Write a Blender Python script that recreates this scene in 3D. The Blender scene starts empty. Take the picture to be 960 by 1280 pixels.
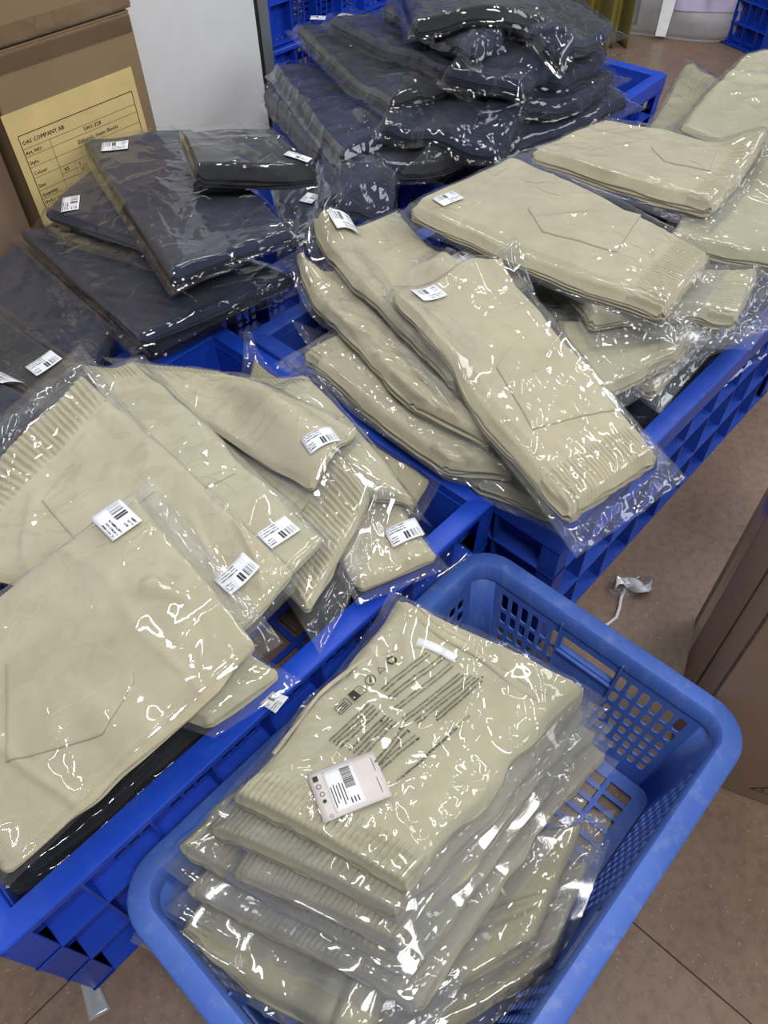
import bpy, bmesh, math, random
import numpy as np
from mathutils import Vector, Matrix
PI = math.pi
R = math.radians
scene = bpy.context.scene
COL = scene.collection

# ------------------------------------------------------------------ camera
CAM_H, CAM_PITCH, CAM_ROLL, CAM_F = 1.30, 50.0, -1.5, 960.0      # focal length in pixels of the 960x1280 frame
_p = R(CAM_PITCH)
FW = np.array([0, math.cos(_p), -math.sin(_p)]); _r = np.array([1., 0, 0]); _u = np.cross(_r, FW)
_a = R(CAM_ROLL)
RT = _r * math.cos(_a) + _u * math.sin(_a); UP = -_r * math.sin(_a) + _u * math.cos(_a)
cam_data = bpy.data.cameras.new('camera'); cam = bpy.data.objects.new('camera', cam_data); COL.objects.link(cam)
cam_data.sensor_fit = 'VERTICAL'; cam_data.sensor_height = 32.0; cam_data.lens = CAM_F / 1280 * 32.0
cam_data.clip_start = 0.02
cam.matrix_world = Matrix(((RT[0], UP[0], -FW[0], 0), (RT[1], UP[1], -FW[1], 0), (RT[2], UP[2], -FW[2], CAM_H), (0, 0, 0, 1)))
scene.camera = cam

# ------------------------------------------------------------------ world, lights, exposure
w = bpy.data.worlds.new('world'); scene.world = w; w.use_nodes = True
bg = w.node_tree.nodes['Background']; bg.inputs['Color'].default_value = (0.80, 0.88, 1.0, 1); bg.inputs['Strength'].default_value = 0.24
def area(name, loc, target, sx, sy, power, color):
    l = bpy.data.lights.new(name, 'AREA'); l.shape = 'RECTANGLE'; l.size = sx; l.size_y = sy; l.energy = power; l.color = color
    o = bpy.data.objects.new(name, l); COL.objects.link(o); o.location = loc
    d = Vector(target) - Vector(loc); o.rotation_euler = d.to_track_quat('-Z', 'Y').to_euler()
    return o
# ceiling panel over the photographer, tube lamps along the ceiling, a daylight window to the right rear
area('ceiling_panel', (0.5, -0.5, 2.75), (0.1, 1.2, 0.3), 0.8, 0.6, 62, (1.0, 0.99, 0.96))
area('daylight_window', (2.9, 1.6, 2.3), (0.0, 1.5, 0.3), 1.6, 1.3, 62, (0.93, 0.97, 1.0))
for i, (x, y) in enumerate([(-0.55, 0.9), (0.75, 1.5), (-0.2, 2.7), (1.4, 3.1)]):
    area('ceiling_tube', (x, y, 2.75), (x, y, 0), 0.06, 1.25, 17, (1.0, 0.99, 0.95))
scene.view_settings.view_transform = 'Standard'; scene.view_settings.look = 'None'
scene.view_settings.exposure = -0.5; scene.view_settings.gamma = 1.0; scene.view_settings.use_curve_mapping = False
scene.cycles.transparent_max_bounces = 24
scene.cycles.max_bounces = 8; scene.cycles.caustics_reflective = False; scene.cycles.caustics_refractive = False

# ------------------------------------------------------------------ coordinates: s runs away to the right, t towards the right front
YAW = R(46)
AX = np.array([math.cos(YAW), math.sin(YAW)]); AY = np.array([math.sin(YAW), -math.cos(YAW)])
def W(s, t, z=0.0): p = s * AX + t * AY; return Vector((p[0], p[1], z))
def at(px, py, z):
    d = FW + RT * (px - 480) / CAM_F - UP * (py - 640) / CAM_F
    k = (z - CAM_H) / d[2]
    return np.array([d[0] * k, d[1] * k, z])

# ------------------------------------------------------------------ helpers
def tag(o, label=None, cat=None, group=None, kind=None):
    if label: o['label'] = label
    if cat: o['category'] = cat
    if group: o['group'] = group
    if kind: o['kind'] = kind
    return o
def empty(name, loc, rz=0.0):
    o = bpy.data.objects.new(name, None); COL.objects.link(o); o.location = loc; o.rotation_euler = (0, 0, rz); o.empty_display_size = 0.05
    return o
def mesh_obj(name, me, mat, parent=None):
    o = bpy.data.objects.new(name, me); COL.objects.link(o)
    if mat is not None and not me.materials: me.materials.append(mat)
    if parent is not None: o.parent = parent
    return o
def from_arrays(name, V, F, mat, parent=None, smooth=True, origin=None, uv=None):
    V = np.asarray(V, dtype=np.float64)
    if origin is not None: V = V - np.array(origin)
    me = bpy.data.meshes.new(name); me.from_pydata(V.tolist(), [], [tuple(f) for f in F])
    if smooth: me.polygons.foreach_set('use_smooth', [True] * len(me.polygons))
    if uv is not None:
        l = me.uv_layers.new(name='UVMap'); idx = np.zeros(len(me.loops), dtype=np.int32); me.loops.foreach_get('vertex_index', idx)
        l.data.foreach_set('uv', np.asarray(uv)[idx].astype(np.float32).ravel())
    me.update()
    return mesh_obj(name, me, mat, parent)
def from_bm(name, bm, mat, parent=None, smooth=False):
    me = bpy.data.meshes.new(name); bmesh.ops.recalc_face_normals(bm, faces=bm.faces); bm.to_mesh(me); bm.free()
    if smooth: me.polygons.foreach_set('use_smooth', [True] * len(me.polygons))
    return mesh_obj(name, me, mat, parent)
def bm_box(bm, x0, x1, y0, y1, z0, z1, taper=None):
    v = [bm.verts.new(c) for c in [(x0, y0, z0), (x1, y0, z0), (x1, y1, z0), (x0, y1, z0), (x0, y0, z1), (x1, y0, z1), (x1, y1, z1), (x0, y1, z1)]]
    for f in [(0, 3, 2, 1), (4, 5, 6, 7), (0, 1, 5, 4), (1, 2, 6, 5), (2, 3, 7, 6), (3, 0, 4, 7)]: bm.faces.new([v[i] for i in f])
    return v
def bm_hexa(bm, pts):
    v = [bm.verts.new(c) for c in pts]
    for f in [(0, 3, 2, 1), (4, 5, 6, 7), (0, 1, 5, 4), (1, 2, 6, 5), (2, 3, 7, 6), (3, 0, 4, 7)]: bm.faces.new([v[i] for i in f])
def bevel_mod(o, wd=0.002, seg=2):
    m = o.modifiers.new('bevel', 'BEVEL'); m.width = wd; m.segments = seg; m.limit_method = 'ANGLE'; m.angle_limit = R(35); return o
def grid_faces(nu, nv, off=0):
    i = np.arange(nu - 1)[:, None] * nv + np.arange(nv - 1)[None, :] + off
    return np.stack([i, i + nv, i + nv + 1, i + 1], -1).reshape(-1, 4)

# value noise
_tabs = {}
def vnoise(x, y, seed=0):
    if seed not in _tabs: _tabs[seed] = np.random.RandomState(seed + 11).rand(128, 128)
    T = _tabs[seed]; xi = np.floor(x).astype(int); yi = np.floor(y).astype(int); fx = x - xi; fy = y - yi
    fx = fx * fx * (3 - 2 * fx); fy = fy * fy * (3 - 2 * fy); m = 127
    a = T[xi & m, yi & m]; b = T[(xi + 1) & m, yi & m]; c = T[xi & m, (yi + 1) & m]; d = T[(xi + 1) & m, (yi + 1) & m]
    return (a * (1 - fx) + b * fx) * (1 - fy) + (c * (1 - fx) + d * fx) * fy
def fbm(x, y, seed=0, o=3):
    r = 0; a = .5
    for k in range(o): r = r + a * (vnoise(x * 2 ** k, y * 2 ** k, seed + k) - .5) * 2; a *= .5
    return r
def sstep(a, b, x): t = np.clip((x - a) / (b - a), 0, 1); return t * t * (3 - 2 * t)
def blur(A, s):
    r = max(1, int(s * 2.5)); k = np.exp(-.5 * (np.arange(-r, r + 1) / s) ** 2); k /= k.sum()
    P = np.pad(A, ((r, r), (0, 0)), 'edge'); A = sum(k[i] * P[i:i + A.shape[0]] for i in range(2 * r + 1))
    P = np.pad(A, ((0, 0), (r, r)), 'edge'); return sum(k[i] * P[:, i:i + A.shape[1]] for i in range(2 * r + 1))
def dilate(A, r):
    P = np.pad(A, ((r, r), (0, 0)), 'edge'); B = P[0:A.shape[0]].copy()
    for i in range(1, 2 * r + 1): B = np.maximum(B, P[i:i + A.shape[0]])
    P = np.pad(B, ((0, 0), (r, r)), 'edge'); C_ = P[:, 0:A.shape[1]].copy()
    for i in range(1, 2 * r + 1): C_ = np.maximum(C_, P[:, i:i + A.shape[1]])
    return C_

# ------------------------------------------------------------------ materials
def new_mat(name):
    m = bpy.data.materials.new(name); m.use_nodes = True; nt = m.node_tree; nt.nodes.clear()
    out = nt.nodes.new('ShaderNodeOutputMaterial'); return m, nt, out
def N(nt, t, **kw):
    n = nt.nodes.new(t)
    for k, v in kw.items():
        if k.startswith('_'): setattr(n, k[1:], v)
        else: n.inputs[k.replace('__', ' ')].default_value = v
    return n
def L(nt, a, b): nt.links.new(a, b)
def ramp(nt, fac, stops):
    r = nt.nodes.new('ShaderNodeValToRGB'); L(nt, fac, r.inputs[0]); e = r.color_ramp.elements
    while len(e) < len(stops): e.new(0.5)
    for i, (p, c) in enumerate(stops): e[i].position = p; e[i].color = c if len(c) == 4 else (*c, 1)
    return r
def principled(nt, out, col, rough=0.5, spec=0.5):
    b = nt.nodes.new('ShaderNodeBsdfPrincipled'); b.inputs['Roughness'].default_value = rough
    b.inputs['Specular IOR Level'].default_value = spec
    if isinstance(col, tuple): b.inputs['Base Color'].default_value = (*col, 1)
    else: L(nt, col, b.inputs['Base Color'])
    L(nt, b.outputs[0], out.inputs[0]); return b
def noise(nt, scale, detail=3, rough=.5, coord='Object', vec=None, stretch=None):
    n = nt.nodes.new('ShaderNodeTexNoise'); n.inputs['Scale'].default_value = scale; n.inputs['Detail'].default_value = detail; n.inputs['Roughness'].default_value = rough
    if vec is None:
        tc = nt.nodes.new('ShaderNodeTexCoord'); vec = tc.outputs[coord]
    if stretch:
        mp = nt.nodes.new('ShaderNodeMapping'); mp.inputs['Scale'].default_value = stretch; L(nt, vec, mp.inputs[0]); vec = mp.outputs[0]
    L(nt, vec, n.inputs['Vector']); return n
def bump(nt, h, strength, dist, b):
    n = nt.nodes.new('ShaderNodeBump'); n.inputs['Strength'].default_value = strength; n.inputs['Distance'].default_value = dist
    L(nt, h, n.inputs['Height']); L(nt, n.outputs[0], b.inputs['Normal']); return n

def mat_fabric(name, c0, c1):
    m, nt, out = new_mat(name)
    n = noise(nt, 12, 6, .65); r = ramp(nt, n.outputs[0], [(.32, tuple(x * .95 for x in c0)), (.68, c1)])
    b = principled(nt, out, r.outputs[0], .92, .25)
    b.inputs['Sheen Weight'].default_value = .15
    wv = nt.nodes.new('ShaderNodeTexWave'); wv.inputs['Scale'].default_value = 260; wv.inputs['Distortion'].default_value = .6
    tc = nt.nodes.new('ShaderNodeTexCoord'); mp = nt.nodes.new('ShaderNodeMapping'); mp.inputs['Rotation'].default_value = (0, 0, .6)
    L(nt, tc.outputs['Object'], mp.inputs[0]); L(nt, mp.outputs[0], wv.inputs[0])
    n2 = noise(nt, 60, 4); ad = nt.nodes.new('ShaderNodeMath'); ad.operation = 'ADD'; L(nt, wv.outputs['Fac'], ad.inputs[0]); L(nt, n2.outputs[0], ad.inputs[1])
    bump(nt, ad.outputs[0], .5, .0010, b); return m
def mat_film(name, rough=.07, haze=.05, tint=(.955, .965, .975), bmp=.0012, refl=.05):
    m, nt, out = new_mat(name)
    tr = nt.nodes.new('ShaderNodeBsdfTransparent'); tr.inputs[0].default_value = (*tint, 1)
    gl = nt.nodes.new('ShaderNodeBsdfGlossy'); gl.inputs['Roughness'].default_value = rough; gl.inputs[0].default_value = (1, 1, 1, 1)
    di = nt.nodes.new('ShaderNodeBsdfDiffuse'); di.inputs[0].default_value = (.86, .88, .92, 1)
    fr = nt.nodes.new('ShaderNodeLayerWeight'); fr.inputs[0].default_value = .5
    pw = nt.nodes.new('ShaderNodeMath'); pw.operation = 'POWER'; pw.inputs[1].default_value = 4.0
    mu = nt.nodes.new('ShaderNodeMath'); mu.operation = 'MULTIPLY_ADD'; mu.inputs[1].default_value = .9; mu.inputs[2].default_value = refl; mu.use_clamp = True
    n1 = noise(nt, 7, 2, .4, stretch=(1, .6, 1)); n1.inputs['Distortion'].default_value = .4
    vo = nt.nodes.new('ShaderNodeTexVoronoi'); vo.feature = 'DISTANCE_TO_EDGE'; vo.inputs['Scale'].default_value = 11
    tc = nt.nodes.new('ShaderNodeTexCoord'); mx0 = nt.nodes.new('ShaderNodeVectorMath'); mx0.operation = 'MULTIPLY_ADD'; mx0.inputs[1].default_value = (.22, .22, .22)
    nd = noise(nt, 7, 2); L(nt, nd.outputs['Color'], mx0.inputs[0]); L(nt, tc.outputs['Object'], mx0.inputs[2]); L(nt, mx0.outputs[0], vo.inputs['Vector'])
    rr = ramp(nt, vo.outputs['Distance'], [(0, (1, 1, 1)), (.045, (0, 0, 0))]); nm = noise(nt, 9, 2); rm = ramp(nt, nm.outputs[0], [(.50, (0, 0, 0)), (.62, (1, 1, 1))]); mm_ = nt.nodes.new('ShaderNodeMath'); mm_.operation = 'MULTIPLY'; L(nt, rr.outputs[0], mm_.inputs[0]); L(nt, rm.outputs[0], mm_.inputs[1])
    ad = nt.nodes.new('ShaderNodeMath'); ad.operation = 'MULTIPLY_ADD'; ad.inputs[1].default_value = 1.0; L(nt, mm_.outputs[0], ad.inputs[0]); L(nt, n1.outputs[0], ad.inputs[2])
    bp = nt.nodes.new('ShaderNodeBump'); bp.inputs['Strength'].default_value = .8; bp.inputs['Distance'].default_value = bmp; L(nt, ad.outputs[0], bp.inputs['Height'])
    L(nt, bp.outputs[0], gl.inputs['Normal']); L(nt, bp.outputs[0], fr.inputs['Normal']); L(nt, fr.outputs['Facing'], pw.inputs[0]); L(nt, pw.outputs[0], mu.inputs[0])
    m1 = nt.nodes.new('ShaderNodeMixShader'); m1.inputs[0].default_value = haze; L(nt, tr.outputs[0], m1.inputs[1]); L(nt, di.outputs[0], m1.inputs[2])
    m2 = nt.nodes.new('ShaderNodeMixShader'); L(nt, mu.outputs[0], m2.inputs[0]); L(nt, m1.outputs[0], m2.inputs[1]); L(nt, gl.outputs[0], m2.inputs[2])
    L(nt, m2.outputs[0], out.inputs[0]); return m
def mat_plastic(name, c0, c1, rough=.42, scuff=(.35, .42, .62), scuff_amt=.35):
    m, nt, out = new_mat(name)
    n = noise(nt, 5, 5, .6); r = ramp(nt, n.outputs[0], [(.3, c0), (.7, c1)])
    n2 = noise(nt, 38, 6, .75, stretch=(1, 1, .3)); r2 = ramp(nt, n2.outputs[0], [(.52, (0, 0, 0)), (.74, (scuff_amt,) * 3)])
    mx = nt.nodes.new('ShaderNodeMix'); mx.data_type = 'RGBA'; L(nt, r2.outputs[0], mx.inputs[0]); L(nt, r.outputs[0], mx.inputs[6]); mx.inputs[7].default_value = (*scuff, 1)
    b = principled(nt, out, mx.outputs[2], rough, .5)
    bump(nt, n2.outputs[0], .12, .002, b); return m
def mat_card(name, c0, c1):
    m, nt, out = new_mat(name)
    n = noise(nt, 3, 4); r = ramp(nt, n.outputs[0], [(.3, c0), (.7, c1)])
    b = principled(nt, out, r.outputs[0], .62, .35)
    n2 = noise(nt, 40, 3, stretch=(1, 1, .05)); bump(nt, n2.outputs[0], .2, .002, b); return m
def mat_simple(name, c, rough=.6, spec=.4, metal=0, var=.07):
    m, nt, out = new_mat(name); n = noise(nt, 20, 3)
    r = ramp(nt, n.outputs[0], [(.3, tuple(x * (1 - var) for x in c)), (.7, tuple(min(1, x * (1 + var)) for x in c))])
    b = principled(nt, out, r.outputs[0], rough, spec); b.inputs['Metallic'].default_value = metal; return m
def mat_floor():
    m, nt, out = new_mat('speckled_vinyl')
    n = noise(nt, 4, 5, .6); r = ramp(nt, n.outputs[0], [(.3, (.20, .130, .094)), (.7, (.275, .185, .137))])
    v = noise(nt, 130, 2, .6); r2 = ramp(nt, v.outputs[0], [(.64, (0, 0, 0)), (.72, (.65, .65, .65))])
    v3 = noise(nt, 55, 3, .6); r3 = ramp(nt, v3.outputs[0], [(.35, (.55, .55, .55)), (.55, (1, 1, 1))])
    mu = nt.nodes.new('ShaderNodeMix'); mu.data_type = 'RGBA'; mu.blend_type = 'MULTIPLY'; mu.inputs[0].default_value = .45; L(nt, r.outputs[0], mu.inputs[6]); L(nt, r3.outputs[0], mu.inputs[7])
    mx = nt.nodes.new('ShaderNodeMix'); mx.data_type = 'RGBA'; L(nt, r2.outputs[0], mx.inputs[0]); L(nt, mu.outputs[2], mx.inputs[6]); mx.inputs[7].default_value = (.42, .33, .27, 1)
    b = principled(nt, out, mx.outputs[2], .38, .45); n4 = noise(nt, 14, 3); bump(nt, n4.outputs[0], .15, .004, b); return m
def mat_sticker():
    # white sticker print: barcode block and rows of small type, laid out in the sticker's own UV
    m, nt, out = new_mat('sticker_print')
    tc = nt.nodes.new('ShaderNodeTexCoord'); sp = nt.nodes.new('ShaderNodeSeparateXYZ'); L(nt, tc.outputs['UV'], sp.inputs[0])
    def M(op, a, b=None, c=None):
        n = nt.nodes.new('ShaderNodeMath'); n.operation = op
        for i, x in enumerate((a, b, c)):
            if x is None: continue
            if isinstance(x, (int, float)): n.inputs[i].default_value = x
            else: L(nt, x, n.inputs[i])
        return n.outputs[0]
    U, V_ = sp.outputs[0], sp.outputs[1]
    def box(u0, u1, v0, v1): return M('MULTIPLY', M('MULTIPLY', M('GREATER_THAN', U, u0), M('LESS_THAN', U, u1)), M('MULTIPLY', M('GREATER_THAN', V_, v0), M('LESS_THAN', V_, v1)))
    wn = nt.nodes.new('ShaderNodeTexWhiteNoise'); wn.noise_dimensions = '1D'; L(nt, M('FLOOR', M('MULTIPLY', U, 62)), wn.inputs['W'])
    bars = M('MULTIPLY', M('GREATER_THAN', wn.outputs[0], .42), box(.46, .93, .10, .50))
    wt = nt.nodes.new('ShaderNodeTexWhiteNoise'); wt.noise_dimensions = '2D'; cb = nt.nodes.new('ShaderNodeCombineXYZ')
    L(nt, M('FLOOR', M('MULTIPLY', U, 46)), cb.inputs[0]); L(nt, M('FLOOR', M('MULTIPLY', V_, 26)), cb.inputs[1]); L(nt, cb.outputs[0], wt.inputs['Vector'])
    rows = M('LESS_THAN', M('FRACT', M('MULTIPLY', V_, 8)), .5)
    txt = M('MULTIPLY', M('MULTIPLY', M('GREATER_THAN', wt.outputs[0], .38), rows), M('MAXIMUM', box(.06, .60, .56, .92), box(.06, .26, .12, .5)))
    ink = M('MAXIMUM', bars, txt)
    mx = nt.nodes.new('ShaderNodeMix'); mx.data_type = 'RGBA'; L(nt, ink, mx.inputs[0]); mx.inputs[6].default_value = (.80, .81, .88, 1); mx.inputs[7].default_value = (.03, .03, .05, 1)
    principled(nt, out, mx.outputs[2], .45, .4); return m

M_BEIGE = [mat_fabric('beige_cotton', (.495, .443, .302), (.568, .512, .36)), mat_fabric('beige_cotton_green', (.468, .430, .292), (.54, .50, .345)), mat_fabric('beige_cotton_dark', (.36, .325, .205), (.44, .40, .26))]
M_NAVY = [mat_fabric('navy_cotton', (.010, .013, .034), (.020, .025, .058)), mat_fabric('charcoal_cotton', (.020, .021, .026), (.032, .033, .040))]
M_FILM = mat_film('clear_film', .06, .03, (.97, .975, .98)); M_FILM_CR = mat_film('crumpled_film', .07, .045, (.96, .965, .975), .002, .06); M_FILM_N = mat_film('clear_film_dark', .06, .004, (.97, .975, .98), .0012, .045)
M_BLUE = mat_plastic('blue_plastic', (.008, .050, .46), (.014, .075, .60), .40, (.12, .2, .6), .15)
M_BLUE_OLD = mat_plastic('scuffed_blue_plastic', (.055, .125, .47), (.080, .175, .60), .5, (.30, .36, .52), .40)
M_BLUE_DARK = mat_plastic('mid_blue_plastic', (.012, .050, .36), (.022, .075, .46), .45, (.2, .27, .5), .2)
M_CARD = mat_card('kraft_board', (.245, .165, .095), (.29, .20, .118)); M_CARD2 = mat_card('brown_board', (.26, .175, .12), (.31, .21, .145))
M_PAPER = mat_simple('yellow_paper', (.70, .53, .235), .7); M_INK = mat_simple('black_ink', (.03, .025, .02), .6); M_WALL = mat_simple('white_plaster', (.76, .76, .77), .75, .3, 0, .02)
M_STICK = mat_sticker(); M_METAL = mat_simple('galvanised_metal', (.32, .33, .34), .4, .5, .6); M_BLACK = mat_simple('gap_black', (.012, .012, .014), .7)  # the last one is plain black for the shaded gap by the post
M_TAPE = mat_film('packing_tape', .10, .02, (.92, .87, .78), .001); M_WHITE = mat_simple('white_paper', (.72, .72, .74), .6); M_FLOOR = mat_floor()
M_OLIVE = mat_fabric('olive_cloth', (.16, .135, .018), (.22, .185, .03)); M_SACK = mat_simple('white_woven_sack', (.50, .50, .53), .6); M_SACKP = mat_simple('grey_sack_print', (.27, .27, .28), .6); M_LILAC = mat_simple('lilac_sack_print', (.40, .36, .52), .6)
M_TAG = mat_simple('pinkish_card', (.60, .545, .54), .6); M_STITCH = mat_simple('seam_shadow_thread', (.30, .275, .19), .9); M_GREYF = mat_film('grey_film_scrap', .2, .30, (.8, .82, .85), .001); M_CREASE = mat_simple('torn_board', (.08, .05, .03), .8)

# ------------------------------------------------------------------ height field: what the next bag comes to rest on
HX0, HY0, HC = -1.6, -0.4, 0.006
HNX, HNY = 600, 760
HF = np.zeros((HNX, HNY))
def hf_get(x, y):
    i = np.clip(((x - HX0) / HC).astype(int), 0, HNX - 1); j = np.clip(((y - HY0) / HC).astype(int), 0, HNY - 1); return HF[i, j]
def hf_put(x, y, z):
    i = ((x - HX0) / HC).astype(int).ravel(); j = ((y - HY0) / HC).astype(int).ravel(); ok = (i >= 0) & (i < HNX) & (j >= 0) & (j < HNY)
    np.maximum.at(HF, (i[ok], j[ok]), z.ravel()[ok])
def hf_line(p0, p1, wd, z):
    n = int(np.linalg.norm(np.array(p1[:2]) - np.array(p0[:2])) / .003) + 2; d = (np.array(p1[:2]) - np.array(p0[:2])); nrm = np.array([-d[1], d[0]]) / np.linalg.norm(d)
    for k in np.arange(-wd / 2, wd / 2 + .001, .003):
        tt = np.linspace(0, 1, n)[:, None]; q = np.array(p0[:2]) + d * tt + nrm * k; hf_put(q[:, 0], q[:, 1], np.full(n, z))

# ------------------------------------------------------------------ the floor and walls
fl = empty('floor', (0, 0, 0)); tag(fl, kind='structure')
TS = 1.40; me_tile = None
ts0 = float(np.dot(at(790, 1152, 0)[:2], AX)); tt0 = float(np.dot(at(60, 1252, 0)[:2], AY))
for i in range(-2, 4):
    for j in range(-3, 3):
        if me_tile is None:
            bm = bmesh.new(); g = .0012; bm_box(bm, g, TS - g, -TS + g, -g, -.004, 0); o = from_bm('floor_tile', bm, M_FLOOR, fl); me_tile = o.data; bevel_mod(o, .0008, 1)
        else:
            o = bpy.data.objects.new('floor_tile', me_tile); COL.objects.link(o); o.parent = fl
        o.location = W(ts0 + i * TS, tt0 + j * TS - TS * 0, 0); o.rotation_euler = (0, 0, YAW)
bm = bmesh.new(); bm_box(bm, -6, 8, -5, 8, -.05, -.0035); o = from_bm('floor_bed', bm, M_CREASE, fl)
o.rotation_euler = (0, 0, YAW)

def oriented_box(name, s0, s1, t0, t1, z0, z1, mat, parent=None, bev=.002):
    bm = bmesh.new(); bm_box(bm, s0, s1, -t1, -t0, z0, z1); o = from_bm(name, bm, mat, parent)
    if parent is None: o.rotation_euler = (0, 0, YAW)
    if bev: bevel_mod(o, bev)
    return o
wl = oriented_box('wall_left', -1.6, 1.63, -2.22, -2.05, 0, 2.9, M_WALL); tag(wl, kind='structure')
bs = oriented_box('gap_shade_1', 1.632, 1.648, -2.20, -2.055, 0, 2.6, M_BLACK); tag(bs, kind='structure')  # solid black strip standing in for the shade in the gap beside the post

# ------------------------------------------------------------------ crates
def plate_holes(bm, x_of, W_, H_, holes, rnd=.004, both=True):
    """flat plate in its own (a,b) plane with rounded holes; x_of maps (a,b)->3D"""
    xs = sorted(set([0, W_] + [h[0] for h in holes] + [h[1] for h in holes])); ys = sorted(set([0, H_] + [h[2] for h in holes] + [h[3] for h in holes]))
    xs = [round(x, 5) for x in xs]; ys = [round(y, 5) for y in ys]; hs = [tuple(round(c, 5) for c in h) for h in holes]
    cache = {}
    def V(a, b):
        k = (round(a, 5), round(b, 5))
        if k not in cache: cache[k] = bm.verts.new(x_of(a, b))
        return cache[k]
    for i in range(len(xs) - 1):
        if xs[i + 1] - xs[i] < 1e-5: continue
        for j in range(len(ys) - 1):
            if ys[j + 1] - ys[j] < 1e-5: continue
            cx, cy = (xs[i] + xs[i + 1]) / 2, (ys[j] + ys[j + 1]) / 2
            if any(h[0] < cx < h[1] and h[2] < cy < h[3] for h in hs): continue
            bm.faces.new([V(xs[i], ys[j]), V(xs[i + 1], ys[j]), V(xs[i + 1], ys[j + 1]), V(xs[i], ys[j + 1])])
    for h in hs:
        r = min(rnd, (h[1] - h[0]) / 2.2, (h[3] - h[2]) / 2.2)
        for cx, cy, sx, sy in ((h[0], h[2], 1, 1), (h[1], h[2], -1, 1), (h[1], h[3], -1, -1), (h[0], h[3], 1, -1)):
            arc = [(cx + sx * r * (1 - math.sin(a)), cy + sy * r * (1 - math.cos(a))) for a in (0, PI / 6, PI / 3, PI / 2)]
            pts = [V(cx, cy)] + [V(*q) for q in arc]
            if sx * sy > 0: pts = pts[::-1]
            try: bm.faces.new(pts)
            except ValueError: pass
def solid(o, th, off=-1):
    m = o.modifiers.new('solid', 'SOLIDIFY'); m.thickness = th; m.offset = off; return o
def rrect(L_, W_, r, seg=6):
    pts = []
    for cx, cy, a0 in ((L_ / 2 - r, W_ / 2 - r, 0), (-L_ / 2 + r, W_ / 2 - r, PI / 2), (-L_ / 2 + r, -W_ / 2 + r, PI), (L_ / 2 - r, -W_ / 2 + r, 1.5 * PI)):
        for k in range(seg + 1):
            a = a0 + PI / 2 * k / seg; pts.append((cx + r * math.cos(a), cy + r * math.sin(a)))
    return pts
def sweep_rim(name, L_, W_, prof, r, mat, parent, closed=True, seg=6):
    """prof: list of (inset, z); rounded rectangle of outer size L_ x W_"""
    bm = bmesh.new(); rings = []
    for ins, z in prof:
        rr_ = max(r - ins, .0015); rings.append([bm.verts.new((x, y, z)) for x, y in rrect(L_ - 2 * ins, W_ - 2 * ins, rr_, seg)])
    n = len(rings[0]); m = len(rings)
    for k in range(m if closed else m - 1):
        a, b = rings[k], rings[(k + 1) % m]
        for i in range(n): bm.faces.new([a[i], a[(i + 1) % n], b[(i + 1) % n], b[i]])
    o = from_bm(name, bm, mat, parent, True)
    me = o.data
    return o
def smooth_angle(o, ang=35):
    bm = bmesh.new(); bm.from_mesh(o.data)
    for e in bm.edges:
        if len(e.link_faces) == 2 and e.calc_face_angle(0) > R(ang): e.smooth = False
    bm.to_mesh(o.data); bm.free(); return o

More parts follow.
